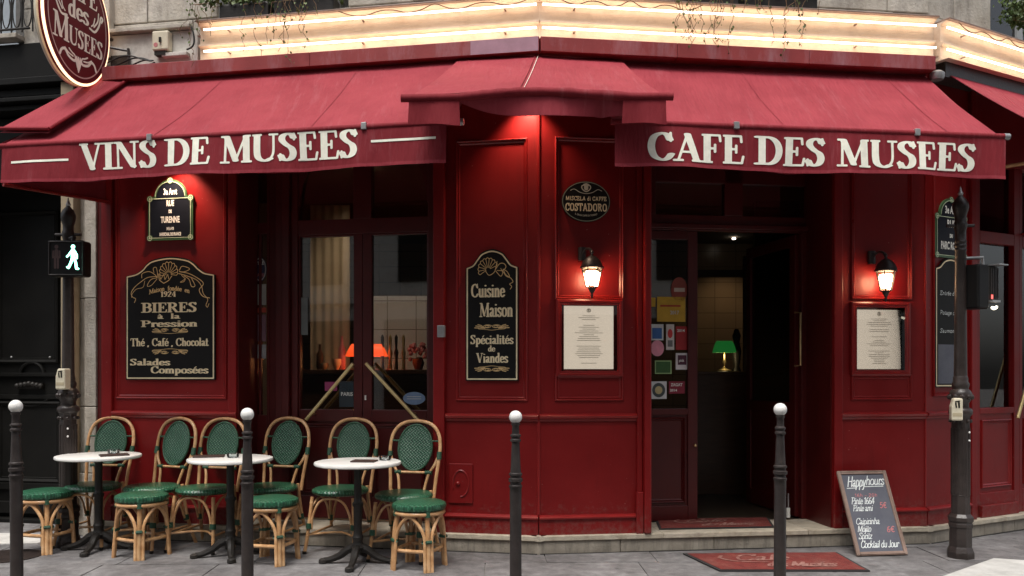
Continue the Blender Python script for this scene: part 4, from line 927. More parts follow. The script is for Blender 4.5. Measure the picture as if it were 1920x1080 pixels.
def aw_text(F, vn, root, txt, x0, x1, yb0, yt0, lines=()):
    xm = (x0 + x1) / 2; s0, s1 = F.S(x0, AP), F.S(x1, AP); zb0 = F.Z(xm, yb0, AP); h = F.Z(xm, yt0, AP) - zb0
    st = text(txt, s0, s1, zb0 - .004, h + .008, .106, .038)
    obj('lettering', field_mesh(st, .0042, lambda u, v: F.p(u, vn(u, v) + .0035, v)), LETTER, root)
    for a, b, y, th in lines:
        obj('lettering_dash', grid_surf(12, 1, lambda u, v: (lambda s, z: F.p(s, vn(s, z) + .0035, z))(F.S(a, AP) + (F.S(b, AP) - F.S(a, AP)) * u, F.Z((a + b) / 2, y, AP) + (v - .5) * th)), LETTER, root)
aw_text(LW, vnL, awL, 'VINS DE MUSEES', 152, 673, 307, 258, ((24, 131, 303, .016), (697, 819, 263, .016)))
aw_text(RW, vnR, awR, 'CAFE DES MUSEES', 1212, 1829, 311, 261)
for F, x, r_ in ((LW, 283, awL), (LW, 684, awL), (RW, 1379, awR), (RW, 1717, awR)):
    z = (bzL if F is LW else bzR); s = F.S(x, AP); obj('bar_bracket', fbox(F, s - .018, s + .018, AP - .01, AP + .028, z - .025, z + .022), STEEL, r_, bevel=.003)
for F, x, r_, zz in ((LW, 250, awL, bzL), (LW, 800, awL, bzL), (RW, 1230, awR, bzR), (RW, 1745, awR, bzR)):    # folding arms under the canvas
    s = F.S(x, .3); obj('folding_arm', tube([F.p(s, .08, 3.42), F.p(s + (.35 if x < 700 or x == 1230 else -.35), .5, 3.22), F.p(s, AP - .03, zz - .04)], .018, 8), DRED, r_, smooth=True)
# left gusset: sloping end flap with its own raised edge
ef = thing('end_awning_flap', LW.p(LW.S(150, .4), .4, 3.5), 'narrow burgundy canvas flap covering the left end of the wine awning', 'awning flap')
P = lambda x, y, n: (lambda q: LW.p(q[0], n, q[1]))(LW.at(x, y, n))
quad = [P(196, 137, .12), P(249, 144, .12), P(92, 241, .86), P(0, 241, .86)]
def qs(u, v): 
    a = Vector(quad[0]).lerp(Vector(quad[1]), u); b = Vector(quad[3]).lerp(Vector(quad[2]), u); return a.lerp(b, v)
obj('canvas', thick(grid_surf(8, 12, qs), (0, 0, .03)), AWN, ef)
obj('flap_edge', tube([quad[1], quad[2]], .012, 8), VAL, ef, smooth=True); obj('front_edge', tube([quad[2], quad[3]], .014, 8), VAL, ef, smooth=True)
# side curtain of the left awning with its bottom rod
sc3 = thing('awning_side_curtain', LW.p(LW.S(190), .4, 3.0), 'red canvas side curtain hanging at the left end of the wine awning', 'curtain')
pa = [P(4, 268, .88), P(6, 348, .88), P(198, 381, .03), LW.p(LW.S(198, .03), .03, 3.6)]
obj('canvas', thick((pa, [(0, 1, 2, 3)]), (.006, 0, 0)), VAL, sc3)
obj('bottom_rod', tube([P(6, 346, .88), P(204, 379, .03)], .014, 8), REDMOULD, sc3, smooth=True)
# hood over the corner
hd = thing('corner_hood_awning', (.15, 5.9, 3.5), 'short burgundy hood awning with curved drape bridging the café corner', 'awning')
Yb = 5.38
def PY(x, y, Y): return Vector((wx(x, Y), Y, wz(y, Y)))
topL, topM, topR = P(862, 110, .13), PY(1005, 104, 6.25), (lambda q: RW.p(q[0], .13, q[1]))(RW.at(1165, 113, .13))
def hood(u, v):
    T = topL.lerp(topM, u * 2) if u < .5 else topM.lerp(topR, u * 2 - 1)
    xb = 765 + (1250 - 765) * (u / .5 * .43 if u < .5 else .43 + (u - .5) / .5 * .57); yb = 183 - 12 * math.sin(math.pi * min(1, u * 1.15)) if u < .87 else 181
    B = PY(xb, yb, Yb - .02); q = T.lerp(B, v); q.z += -.02 * math.sin(math.pi * v) + .006 * math.sin(16 * u) * math.sin(math.pi * v); return q
obj('canvas', thick(grid_surf(60, 12, hood), (0, 0, .006)), AWN, hd, smooth='all')
obj('seam', tube([hood(.497, j / 12) + Vector((0, -.006, .004)) for j in range(13)], .003, 5), VAL, hd, smooth=True); obj('seam', tube([hood(.503, j / 12) + Vector((.014, -.006, .004)) for j in range(13)], .002, 5), LETTER, hd, smooth=True)
bar = [PY(x, y, Yb) for x, y in ((752, 184), (765, 184), (860, 182), (920, 176), (972, 172), (1040, 172), (1100, 176), (1180, 181), (1248, 181), (1262, 181))]
obj('front_bar', tube(crom(bar, 4), [.026 + (.008 * random.random() if 8 < i < 28 else 0) for i in range(37)], 12), VAL, hd, smooth=True)
for x0, x1 in ((767, 861), (1168, 1248)):
    def sk(u, v, x0=x0, x1=x1): q = PY(x0 + (x1 - x0) * u, 186, Yb); q2 = PY(x0 - 2 + (x1 + 4 - x0) * u, 234 if x0 < 900 else 232, Yb); q = q.lerp(q2, v); q.y += .012 * math.sin(u * 7) * v - .01; q.z += .006 * math.sin(u * 5) * v; return q
    obj('skirt', thick(grid_surf(14, 6, sk), (0, -.004, 0)), VAL, hd, smooth='all')
def dr(u, v):
    x = 862 + (1172 - 862) * u; yb = 193 + 27 * math.sin(math.pi * (u * .5) ** .62 * 1.0) if u < .98 else 213
    yb = 192 + (218 - 192) * (1 - (1 - min(1, u / .42)) ** 2) - (6 * max(0, u - .6))
    q = PY(x, 184 - 6 * math.sin(math.pi * u), Yb).lerp(PY(x, yb, Yb + .02), v)
    q.y += .05 * math.sin(u * 9) * v * .5 + .03 * math.exp(-((u - .86) / .03) ** 2) * v; return q
obj('drape', thick(grid_surf(50, 8, dr), (0, -.004, 0)), AWN, hd, smooth='all')
# awning on the side street
sA0 = TW.S(1782, .14)
awT = thing('side_street_awning', TW.p(sA0 + 1.2, 0, 3.7), 'burgundy awning of the side street face at the right edge', 'awning')
tz0 = TW.Z(1785, 142, .14)
obj('canvas', thick(grid_surf(20, 8, lambda u, v: TW.p(sA0 + 3.2 * u, .14 + .86 * v, tz0 + (3.0 - tz0) * v - .02 * math.sin(math.pi * v))), (0, 0, .006)), AWN, awT, smooth='all')
obj('valance', fbox(TW, sA0, sA0 + 3.2, 1.0, 1.004, 2.72, 3.0), VAL, awT); obj('front_bar', tube([TW.p(sA0 - .02, 1.0, 3.0), TW.p(sA0 + 3.22, 1.0, 3.0)], .021, 10), VAL, awT, smooth=True)
obj('awning_box', fbox(TW, .05, t_end, .002, .14, tz0 - .02, tz0 + .12), IRON, awT)
q0 = TW.at(1817, 324, .10); q1 = TW.at(1925, 303, .5)
obj('support_arm', tube([TW.p(q0[0], .10, q0[1]), TW.p(q1[0] + .3, .6, q1[1] + .05)], .014, 8), CANE, awT, smooth=True); obj('arm_pivot', sphere(TW.p(q0[0], .10, q0[1]), .03, 10, 8), DRED, awT, smooth=True)
obj('roller_end', lathe([(.045, 0), (.055, .02), (.055, .05), (.03, .07)], 14, RW.p(RW.S(1757, .16), .16, RW.Z(1757, 150, .16))), STEEL, awR, smooth=True)
# concealed lamps washing the wall
def wash(F, x, z, nn, e, lab, spot=95):
    s = F.S(x, nn); t = thing('under_awning_lamp', F.p(s, nn, z), lab, 'lamp'); obj('lamp_housing', lathe([(.02, .02), (.03, 0), (.03, .06), (.02, .09)], 12, F.p(s, nn, z)), TABIRON, t, smooth=True)
    obj('bulb', sphere(F.p(s, nn, z - .01), .022, 10, 8), BULB, t, smooth=True); lamp('wash_light', F.p(s, nn, z - .04), e, (1, .70, .50), .03, t, spot, tuple(Vector((-F.n.x * .25, -F.n.y * .25, -1)).normalized()))
wash(LW, 322, 3.12, .16, 26, 'small lamp hidden under the wine awning above the Rue de Turenne plate')
wash(LW, 985, 3.46, .13, 24, 'small lamp hidden under the corner hood awning above the corner pilaster')

# ================================================================== SIGNS AND FITTINGS ON THE WALL
def crown(w, hs, hc, k):                       # outline of a panel with an ogee crown (hs shoulder height, hc crown height)
    pts = [(-350, 0), (-275, 20), (-220, 60), (-185, 105), (-130, 140), (0, 162), (130, 140), (185, 105), (225, 60), (275, 20), (350, 0)] if k == 0 else [(-200, 0), (-150, 25), (-115, 75), (-75, 125), (0, 150), (75, 125), (115, 75), (150, 25), (200, 0)]
    mx, my = pts[-1][0], max(p[1] for p in pts)
    c = cr(*[(p[0] / mx * w / 2, hs + p[1] / my * hc) for p in pts]); return [(-w / 2, 0)] + c + [(w / 2, 0)]
def shell(cx, cy, r, a0=20, a1=160, k=9):
    out = []
    for i in range(k):
        a = rad(a0 + (a1 - a0) * i / (k - 1)); tip = (cx + r * math.cos(a), cy + r * math.sin(a))
        out.append(line([(cx + r * .25 * math.cos(a), cy + r * .25 * math.sin(a)), tip], .0022))
        b = rad(a0 + (a1 - a0) * (i + .5) / (k - 1))
        if i < k - 1: out.append(line([tip, (cx + r * 1.10 * math.cos(b), cy + r * 1.10 * math.sin(b)), (cx + r * math.cos(rad(a0 + (a1 - a0) * (i + 1) / (k - 1))), cy + r * math.sin(rad(a0 + (a1 - a0) * (i + 1) / (k - 1))))], .0022))
    out.append(line(arc(cx, cy, r * .25, r * .25, 0, 360), .0022)); out.append(line(arc(cx, cy - r * .1, r * .55, r * .5, 180, 360), .0024)); return out
def scroll(cx, cy, w, flip=1):
    out = [line(cr((cx - w, cy + .010 * flip), (cx - w * .96, cy - .002 * flip), (cx - w * .5, cy - .006 * flip), (cx, cy - .012 * flip), (cx + w * .5, cy - .006 * flip), (cx + w * .96, cy - .002 * flip), (cx + w, cy + .010 * flip)), .0018)]
    for s in (-1, 1):
        out.append(line([(cx + s * w * .32 + .036 * (1 - i / 40) * math.cos(i * .5) * 1, cy + (.016 + .014 * (1 - i / 40) * math.sin(i * .5)) * flip) for i in range(30)], .0018))
        for dx, dy in ((.055, .030), (.072, .020), (.080, .006)): out.append(line([(cx + s * w * .50, cy + .002 * flip), (cx + s * (w * .50 + dx * .55), cy + dy * .8 * flip), (cx + s * (w * .5 + dx), cy + dy * flip)], .0034))
    return out
def plaque(F, x0, x1, y_sh, y_top, y_bot, k, name, lab, content, n0=.022):
    xm = (x0 + x1) / 2; s0, s1 = F.S(x0, n0), F.S(x1, n0); w = s1 - s0; z0 = F.Z(xm, y_bot, n0); hs = F.Z(xm, y_sh, n0) - z0; hc = F.Z(xm, y_top, n0) - z0 - hs
    cs = (s0 + s1) / 2; root = thing(name, F.p(cs, n0, z0), lab, 'sign')
    obj('board', prism(crown(w, hs, hc, k)[::-1], lambda u, v, kk: F.p(cs + u, .004 + (n0 - .004) * kk, z0 + v)), BLACK, root)
    put = lambda u, v: F.p(cs + u, n0 + .0012, z0 + v)
    ins = .013; c = crown(w - 2 * ins, hs - .004, hc - ins, k); c = [(p[0], max(p[1], ins)) for p in c]
    obj('border', field_mesh([line(c + [c[0]], .0052)], .0026, put), CREAML, root)
    content(root, w, hs, hc, put); return root
def c1(root, w, hs, hc, put):
    H = hs + hc
    def Y(y): return H * (711 - y) / (711 - 481)
    def Xx(x): return (x - 319.5) / 167 * w
    L = []
    for s, xa_, xb_, yb_, h in (('1924', 302, 331, 556, 10), ('BIERES', 266, 370, 585, 18), ('à  la', 296, 338, 597, 9.5), ('Pression', 265, 371, 612, 12), ('Thé , Café , Chocolat', 245, 391, 648, 14.5), ('Salades', 244, 320, 684, 12), ('Composées', 283, 391, 699, 13)):
        L += text(s, Xx(xa_), Xx(xb_), Y(yb_), h * H / 230, .10, .045)
    obj('lettering', field_mesh(L, .0022, put), CREAML, root)
    O = scroll(0, Y(622), .155) + scroll(0, Y(656), .155, -1)
    M = lambda x, y: ((x - 385) / 700 * (w - .026), H * (1035 - y) / (1035 - 48) - .006 * 0)
    t3 = text('Maison  fondée  en', M(215, 0)[0], M(545, 0)[0], M(0, 328)[1], 8.5 * H / 230, .09, .05)
    O += [([(p[0], p[1] + .008 - (p[0] / .11) ** 2 * .010) for p in a], b, c) for a, b, c in t3]
    cx0, cy0 = M(375, 190); R = .092
    for k in range(11):
        a = rad(-8 + 196 * k / 10); rr = R * (.78 + .25 * math.sin(a)); O.append(line([(cx0 + .022 * math.cos(a), cy0 + .018 * math.sin(a)), (cx0 + rr * math.cos(a), cy0 + rr * .98 * math.sin(a))], .0021))
        if k < 10:
            b = rad(-8 + 196 * (k + .5) / 10); r2 = R * (.86 + .25 * math.sin(b)); a2 = rad(-8 + 196 * (k + 1) / 10); r3 = R * (.78 + .25 * math.sin(a2))
            O.append(line(cr((cx0 + rr * math.cos(a), cy0 + rr * .98 * math.sin(a)), (cx0 + r2 * math.cos(b), cy0 + r2 * math.sin(b)), (cx0 + r3 * math.cos(a2), cy0 + r3 * .98 * math.sin(a2))), .0025))
    O += [line([M(x, y) for x, y in ((290, 185), (300, 235), (335, 262), (375, 240), (400, 205))], .003), line([M(x, y) for x, y in ((300, 190), (310, 230), (335, 190), (345, 232), (368, 190), (375, 225))], .0025)]
    for P_, wd, cl_ in (([(285, 205), (205, 212), (150, 245), (95, 290), (68, 335), (80, 368), (104, 382), (95, 412)], .0028, 0), ([(180, 240), (165, 290), (110, 305), (75, 345), (72, 372)], .0022, 0), ([(155, 215), (160, 180), (215, 165), (262, 190), (280, 215)], .0026, 0), ([(255, 175), (250, 140), (272, 132), (282, 165), (285, 200)], .0024, 0),
                        ([(285, 215), (230, 230), (200, 280), (235, 275), (280, 225)], .0024, 0), ([(462, 170), (545, 190), (630, 240), (655, 275), (622, 320), (650, 370), (705, 385)], .0030, 0), ([(455, 185), (520, 205), (600, 240), (640, 290), (655, 350), (690, 395), (676, 440), (688, 458), (700, 430)], .0026, 0),
                        ([(462, 160), (485, 128), (545, 150), (505, 172), (465, 172)], .0026, 0), ([(500, 205), (540, 235), (560, 290), (588, 285), (560, 225)], .0026, 0), ([(480, 200), (505, 230), (470, 255), (500, 250), (512, 225)], .0022, 0)):
        O.append(line(cr(*[M(x, y) for x, y in P_]), wd))
    obj('ornament', field_mesh(O, .0020, put), GOLDL, root)
plaque(LW, 236, 403, 517, 481, 712, 0, 'beer_sign', 'large black arched sign in cream lettering reading BIERES à la Pression, on the left panel', c1)
def c2(root, w, hs, hc, put):
    H = hs + hc
    def Y(y): return H * (713 - y) / (713 - 466)
    def Xx(x): return (x - 922) / 98 * w
    L = []
    for s, xa_, xb_, yb_, h in (('Cuisine', 883, 946, 556, 25), ('Maison', 899, 961, 593, 26), ('Spécialités', 882, 962, 644, 17), ('de', 915, 928, 658, 11), ('Viandes', 893, 952, 679, 18)):
        L += text(s, Xx(xa_), Xx(xb_), Y(yb_), h * H / 247, .10, .04)
    obj('lettering', field_mesh(L, .0022, put), CREAML, root)
    O = scroll(0, Y(615), .105) + scroll(0, Y(688), .105, -1)
    M = lambda x, y: ((x - 258) / 400 * (w - .026), H * (1045 - y) / (1045 - 35))
    cx0, cy0 = M(228, 190); R = .072
    for k in range(10):
        a = rad(20 + 190 * k / 9); a2 = rad(20 + 190 * (k + 1) / 9); b = (a + a2) / 2; rr = R
        O.append(line([(cx0 + .018 * math.cos(a), cy0 + .014 * math.sin(a)), (cx0 + rr * math.cos(a), cy0 + rr * math.sin(a) * 1.12)], .0021))
        if k < 9: O.append(line(cr((cx0 + rr * math.cos(a), cy0 + rr * 1.12 * math.sin(a)), (cx0 + rr * 1.1 * math.cos(b), cy0 + rr * 1.22 * math.sin(b)), (cx0 + rr * math.cos(a2), cy0 + rr * 1.12 * math.sin(a2))), .0024))
    for P_ in ([(205, 200), (235, 235), (275, 215), (290, 180), (300, 130)], [(285, 195), (320, 150), (355, 148), (372, 175), (345, 200), (300, 200)], [(290, 205), (330, 245), (345, 215), (330, 185)], [(345, 205), (375, 245), (410, 260), (428, 290), (402, 305), (418, 325), (406, 345)], [(350, 190), (368, 230), (400, 250), (385, 215), (360, 195)]):
        O.append(line(cr(*[M(x, y) for x, y in P_]), .0026))
    obj('ornament', field_mesh(O, .0020, put), GOLDL, root)
plaque(LW, 873, 972, 502, 467, 714, 1, 'cuisine_sign', 'narrow black arched sign reading Cuisine Maison, Spécialités de Viandes, left of the corner', c2)
# dark chalk menu board behind the lamp post
def c3(root, w, hs, hc, put):
    H = hs + hc
    for i, (y, s) in enumerate(((.71, 'Entrée du jour'), (.56, 'Potage du soir'), (.42, 'Saumon fumé'))):
        L = text(s, -w * .36, w * .42, H * y, .034, .045, .045, .15, 0, True, False); obj('chalk_writing', field_mesh(L, .0024, put), CHALK, root)
    obj('slate', prism([(-w * .42, .03), (w * .42, .03), (w * .42, H * .33), (-w * .42, H * .33)], lambda u, v, k: Vector(put(u, v)) + Vector((TW.n.x, TW.n.y, 0)) * .0015 * k), SLATE, root)
F_['é'] = F_['é']; 
plaque(TW, 1754, 1812, 505, 484, 726, 1, 'side_menu_board', 'tall dark arched board with chalked lines of writing, partly behind the right lamp post', c3)
def street_plate(F, xm, x0, x1, y_top, y_sh, y_bot, name, lab, lines, n0=.02):
    cs = F.S(xm, n0); w = F.S(x1, n0) - F.S(x0, n0); z0 = F.Z(xm, y_bot, n0); hs = F.Z(xm, y_sh, n0) - z0; ht = F.Z(xm, y_top, n0) - z0
    root = thing(name, F.p(cs, n0, z0), lab, 'street sign')
    def outl(i): 
        w_ = w / 2 - i; aw = w * .36 - i
        return [(-w_, i), (w_, i), (w_, hs - i), (aw, hs - i)] + [(aw * math.cos(rad(a)), hs - i + (ht - hs) * math.sin(rad(a))) for a in range(10, 171, 10)] + [(-aw, hs - i), (-w_, hs - i)]
    obj('plate', prism(outl(0), lambda u, v, k: F.p(cs + u, .004 + (n0 - .004) * k, z0 + v)), PLGREEN, root)
    obj('plate_field', prism(outl(.018), lambda u, v, k: F.p(cs + u, n0 + .0003 + .0015 * k, z0 + v)), BLUEBLK, root)
    put = lambda u, v: F.p(cs + u, n0 + .0030, z0 + v)
    w_ = w / 2 - .018; L = [line([(-w_, .018), (w_, .018), (w_, hs - .018), (-w_, hs - .018), (-w_, .018)], .0025), line([(-w * .33, hs - .002)] + [(w * .33 * math.cos(rad(180 - a)), hs + (ht - hs - .02) * math.sin(rad(a))) for a in range(0, 181, 10)], .0025)]
    for cx, cy in ((-w / 2 + .018, .018), (w / 2 - .018, .018), (-w / 2 + .018, hs - .018), (w / 2 - .018, hs - .018), (0, ht - .012)):
        obj('rosette', prism([(cx + .026 * math.cos(t), cy + .026 * math.sin(t)) for t in [i * math.pi / 9 for i in range(18)]], lambda u, v, k: F.p(cs + u, n0 + .002 + .004 * k, z0 + v)), PLGREEN, root)
        L += [line(arc(cx, cy, .019, .019, 0, 360, 16), .0025), line(arc(cx, cy, .006, .006, 0, 360, 8), .0025)]
    obj('border', field_mesh(L, .0024, lambda u, v: F.p(cs + u, n0 + .0068, z0 + v)), plain('pale_green_enamel_line', (.50, .58, .40)), root)
    H = hs
    for s, v, sz, wd in lines:
        obj('lettering', btext(s, sz * H, lambda u, vv: F.p(cs + u, n0 + .0035, z0 + v * H + vv), wd and wd * w, .0025), WHITE, root)
street_plate(LW, 319.5, 278, 362, 336, 368, 450, 'street_name_plate', 'green edged enamel street plate reading RUE DE TURENNE under the awning', [('3e Arrt', 1.04, .14, .30), ('RUE', .78, .13, .17), ('DE', .62, .07, .07), ('TURENNE', .40, .14, .42), ('1611-1675', .23, .06, .16), ('MARECHAL DE FRANCE', .10, .07, .48)])
street_plate(TW, 1783, 1754, 1812, 372, 404, 484, 'street_name_plate', 'green edged enamel street plate reading RUE DU PARC ROYAL behind the right lamp post', [('3e Arrt', 1.04, .17, .40), ('RUE', .72, .17, .26), ('DU', .48, .08, .10), ('PARC ROYAL', .20, .18, .66)])
# oval coffee sign
cs, cz = RW.at(1099, 378, .02); ow, oh = (RW.S(1145, .02) - RW.S(1054, .02)) / 2, (RW.Z(1099, 340, .02) - RW.Z(1099, 416, .02)) / 2
ov = thing('coffee_brand_sign', RW.p(cs, .02, cz - oh), 'small black oval enamel coffee sign with a crest, above the left wall lantern', 'sign')
obj('plate', prism([(ow * math.cos(t), oh * math.sin(t)) for t in [i * math.pi / 24 for i in range(48)]], lambda u, v, k: RW.p(cs + u, .004 + .016 * k, cz + v)), BLACK, ov)
put = lambda u, v: RW.p(cs + u, .0215, cz + v)
grey = plain('silver_sign_print', (.42, .40, .32)); SER = plain('dim_silver_border', (.22, .24, .18))
obj('border', field_mesh([line(arc(0, 0, ow - .006, oh - .006, 0, 360, 60), .003)], .0022, put), SER, ov)
L = text('COSTADORO', -ow * .86, ow * .86, -.070, .054, .085, .05, track=.06, mono=True, serif=False) + text('MISCELA di CAFFE', -ow * .84, ow * .84, .008, .030, .075, .06, track=.05, mono=True, serif=False)
obj('lettering', field_mesh(L, .0020, put), CREAML, ov)
L = [line(cr((-.12, .082), (-.09, .092), (-.05, .070), (0, .060), (.05, .070), (.09, .092), (.12, .082)), .0024)] + [line(cr((-.028, .12), (-.03, .095), (0, .075), (.03, .095), (.028, .12), closed=True), .004), line([(0, .1), (0, .115)], .016), line([(-.02, .128), (0, .135), (.02, .128)], .004)]
L += [([(p[0], p[1] + (p[0] / .1) ** 2 * .022) for p in a], b, c) for a, b, c in text('DAL MARCHIO PIU NOTO', -.085, .085, -.125, .016, .10, .06, mono=True, serif=False)] if False else []
obj('crest', field_mesh(L, .0020, put), grey, ov)
obj('small_print', btext('IL GRAN CAFFE DI TORINO', .013, lambda u, v: RW.p(cs + u, .0215, cz - .112 + v + (u / .1) ** 2 * .018), .17, .0006), grey, ov)

# menu cases
def menu_case(x0, x1, y0, y1, fx0, fx1, fy0, fy1, lab):
    xm = (x0 + x1) / 2; s0, z0 = RW.at(x0, y1, .03); s1, z1 = RW.at(x1, y0, .03); a0, b0 = RW.at(fx0, fy1, .03); a1, b1 = RW.at(fx1, fy0, .03)
    t = thing('menu_case', RW.p((s0 + s1) / 2, 0, b0), lab, 'menu display')
    pr = [(0, 0), (0, .03), (.010, .036), (.022, .036), (.028, .028), (.040, .030), (.046, .018)]
    wdt = min(s0 - a0, z0 - b0)
    obj('case_frame', ring(RW, a0, a1, b0, b1, pr), REDMOULD, t); obj('case_back', fbox(RW, a0 + .02, a1 - .02, .002, .014, b0 + .02, b1 - .02), RED, t)
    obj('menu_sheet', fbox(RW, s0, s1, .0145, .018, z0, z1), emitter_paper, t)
    m = MB(); r = random.Random(int(x0)); hh = z1 - z0; ww = s1 - s0
    for i in range(26):
        if r.random() < .2: continue
        z = z1 - hh * (.16 + .03 * i); l = ww * r.uniform(.10, .30); m.add(fbox(RW, (s0 + s1) / 2 - l, (s0 + s1) / 2 + l, .0182, .0186, z, z + .0035))
    obj('menu_print', m.vf, INK, t)
    q = (s0 + s1) / 2; obj('menu_crest', field_mesh([line(arc(0, 0, .014, .012, 0, 360, 12), .003), line([(0, -.004), (0, .006)], .004)], .002, lambda u, v: RW.p(q + u, .0187, z1 - hh * .07 + v)), INK, t)
    obj('case_glass', fbox(RW, a0 + .042, a1 - .042, .022, .025, b0 + .042, b1 - .042), GLASS, t)
    return t
m_, n__, l__, b__ = new_mat('glowing_menu_paper'); b__.inputs['Base Color'].default_value = (.80, .77, .70, 1); b__.inputs['Roughness'].default_value = .8
b__.inputs['Emission Color'].default_value = (1.0, .90, .80, 1); b__.inputs['Emission Strength'].default_value = .46  # glow put into the sheet itself, no lamp inside the case
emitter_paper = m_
menu_case(1058, 1151, 574, 692, 1043, 1168, 562, 706, 'red framed menu case with a glowing sheet on the left, below the lantern beside the corner')
menu_case(1609, 1691, 581, 692, 1597, 1707, 567, 704, 'red framed menu case with a glowing sheet right of the entrance, above the chalkboard')

# wall lanterns
def lantern(x, ytop, ybot, lab):
    s = RW.S(x, .13); zt_ = RW.Z(x, ytop, .13); zb_ = RW.Z(x, ybot, .13); H = zt_ - zb_
    t = thing('wall_lantern', RW.p(s, .13, zb_), lab, 'lantern', 'wall lanterns'); c = RW.p(s, .13, 0)
    def lz(prof, seg=8): return lathe([(r * H / .35, z) for r, z in prof], seg, (c.x, c.y, 0))
    Z = lambda k: zb_ + H * k
    obj('finial', lathe([(.004, 0), (.010, H * .04), (.006, H * .09), (.020, H * .14), (.028, H * .20), (.045, H * .22)], 12, (c.x, c.y, zb_)), IRON, t, smooth=True)
    r0, r1 = .042, .072
    obj('lantern_glass', lathe([(r0, 0), (r1, H * .36)], 6, (c.x, c.y, Z(.24))), emitter_glass, t)
    m = MB()
    for k in range(6):
        a = math.pi * k / 3; m.add(tube([(c.x + (r0 + .002) * math.cos(a), c.y + (r0 + .002) * math.sin(a), Z(.23)), (c.x + (r1 + .002) * math.cos(a), c.y + (r1 + .002) * math.sin(a), Z(.61))], .0045, 5))
    obj('lantern_bar', m.vf, IRON, t)
    obj('lantern_rim', lathe([(r1 + .006, 0), (r1 + .018, .006), (r1 + .016, .018), (r1, .022)], 6, (c.x, c.y, Z(.60))), IRON, t)
    obj('lantern_roof', lathe([(r1 + .010, 0), (r1 - .004, H * .10), (.035, H * .19), (.012, H * .22), (.008, H * .25), (.014, H * .28), (.002, H * .34)], 12, (c.x, c.y, Z(.65))), IRON, t, smooth=True)
    arm = crom([RW.p(s - .0, .13, Z(.90)), RW.p(s - .01, .11, Z(1.0)), RW.p(s - .03, .06, Z(1.02)), RW.p(s - .05, .03, Z(.92)), RW.p(s - .05, .01, Z(.86))], 5)
    obj('bracket_arm', tube(arm, .010, 8), IRON, t, smooth=True); obj('wall_plate', lathe([(.03, 0), (.03, .10)], 10, RW.p(s - .05, .012, Z(.80))), IRON, t, smooth=True)
    obj('light_globe', lathe([(.012, 0), (.034, .010), (.050, H * .24), (.044, H * .28), (.01, H * .29)], 14, (c.x, c.y, Z(.27))), LGLOW, t, smooth=True)
emitter_glass = glass_mat('lantern_clear_glass', (1, .93, .82))
lantern(1110, 467, 559, 'lit black iron wall lantern left of the entrance, between oval sign and menu'); lantern(1661, 473, 566, 'lit black iron wall lantern right of the entrance above the menu case')

# hanging oval sign
sg_ = thing('hanging_oval_sign', LW.p(LW.S(200), .5, 4.0), 'oval maroon and cream hanging sign reading CAFE des MUSEES with a glowing rim, upper left', 'sign')
nm_, nx_ = .10, .86; zc_ = 4.045; sx = LW.S(197, .1); rx_, rz_ = .365, .46
BF = Frame(LW.p(sx, .48, 0).to_2d(), (LW.n * -1))          # u runs from the street back to the wall, faces the camera side
if (BF.n.x > 0) is False: pass
sgn = 1 if BF.n.dot(Vector((0, -1))) > 0 or BF.n.x > 0 else -1
BF = Frame(BF.o, LW.n * -1); 
FACE = .05
toC = Vector((0, 0)) - BF.o; sd_sign = 1 if BF.n.dot(toC) > 0 else -1
bp = lambda u, v, k: BF.p(u, sd_sign * k, zc_ + v)
ell = [(rx_ * math.cos(t), rz_ * math.sin(t)) for t in [i * math.pi / 32 for i in range(64)]]
obj('sign_board', prism(ell, lambda u, v, k: bp(u, v, -.045 + .09 * k)), OVAL, sg_)
obj('inner_line', field_mesh([line([(.90 * a, .915 * b) for a, b in ell + [ell[0]]], .005)], .003, lambda u, v: bp(u, v, .0465)), plain('pale_pink_sign_line', (.6, .42, .38)), sg_)
obj('neon_rim', tube([bp(a * 1.02, b * 1.02, .034) for a, b in ell], .0105, 8, closed=True), emitter('warm_neon_rim_glow', (1, .66, .40), 1.1), sg_, smooth=True)
obj('metal_rim', tube([bp(a * 1.01, b * 1.01, -.02) for a, b in ell], .016, 8, closed=True), CREAMP, sg_, smooth=True)
L = text('CAFE', -.20, .22, .165, .145, .095, .035) + text('des', -.115, .12, .01, .145, .09, .035) + text('M', -.28, -.105, -.20, .19, .10, .035) + text('USEES', -.105, .285, -.20, .14, .10, .035)
for s in (-1, 1):
    L += [line(cr((s * .27, .10), (s * .285, .13), (s * .262, .135), (s * .24, .06), (s * .19, -.005), (s * .13, .0)), .009), line(cr((s * .235, .155), (s * .225, .09), (s * .18, .03)), .007), line(cr((s * .19, .10), (s * .175, .05), (s * .15, .025)), .006)]
    L += [line(cr((s * .205, -.315), (s * .185, -.275), (s * .15, -.262), (s * .11, -.30), (s * .05, -.315), (s * .02, -.29)), .010), line(cr((s * .15, -.25), (s * .11, -.275), (s * .06, -.285)), .006), line(cr((s * .105, -.24), (s * .075, -.258), (s * .045, -.268)), .006)]
for dx in (-.03, -.015, 0, .015, .03): L.append(line([(dx * 1.3, -.275), (dx * .4, -.385 + abs(dx))], .007))
obj('lettering', field_mesh(L, .004, lambda u, v: bp(u, v, .0468)), LETTER, sg_)
m = MB(); m.add(tube([bp(.37, .02, 0), bp(.50, .05, 0)], .014, 8)); m.add(tube([bp(.34, -.16, 0), bp(.5, -.1, 0)], .012, 8)); m.add(fbox(LW, sx - .02, sx + .16, .013, .03, 3.86, 3.95)); m.add(tube([bp(.36, -.05, 0), LW.p(sx + .16, .03, 3.98)], .01, 6)); m.add(tube([LW.p(sx + .16, .03, 4.0), LW.p(sx + .17, .03, 3.86)], .012, 6))
obj('bracket', m.vf, IRON, sg_)
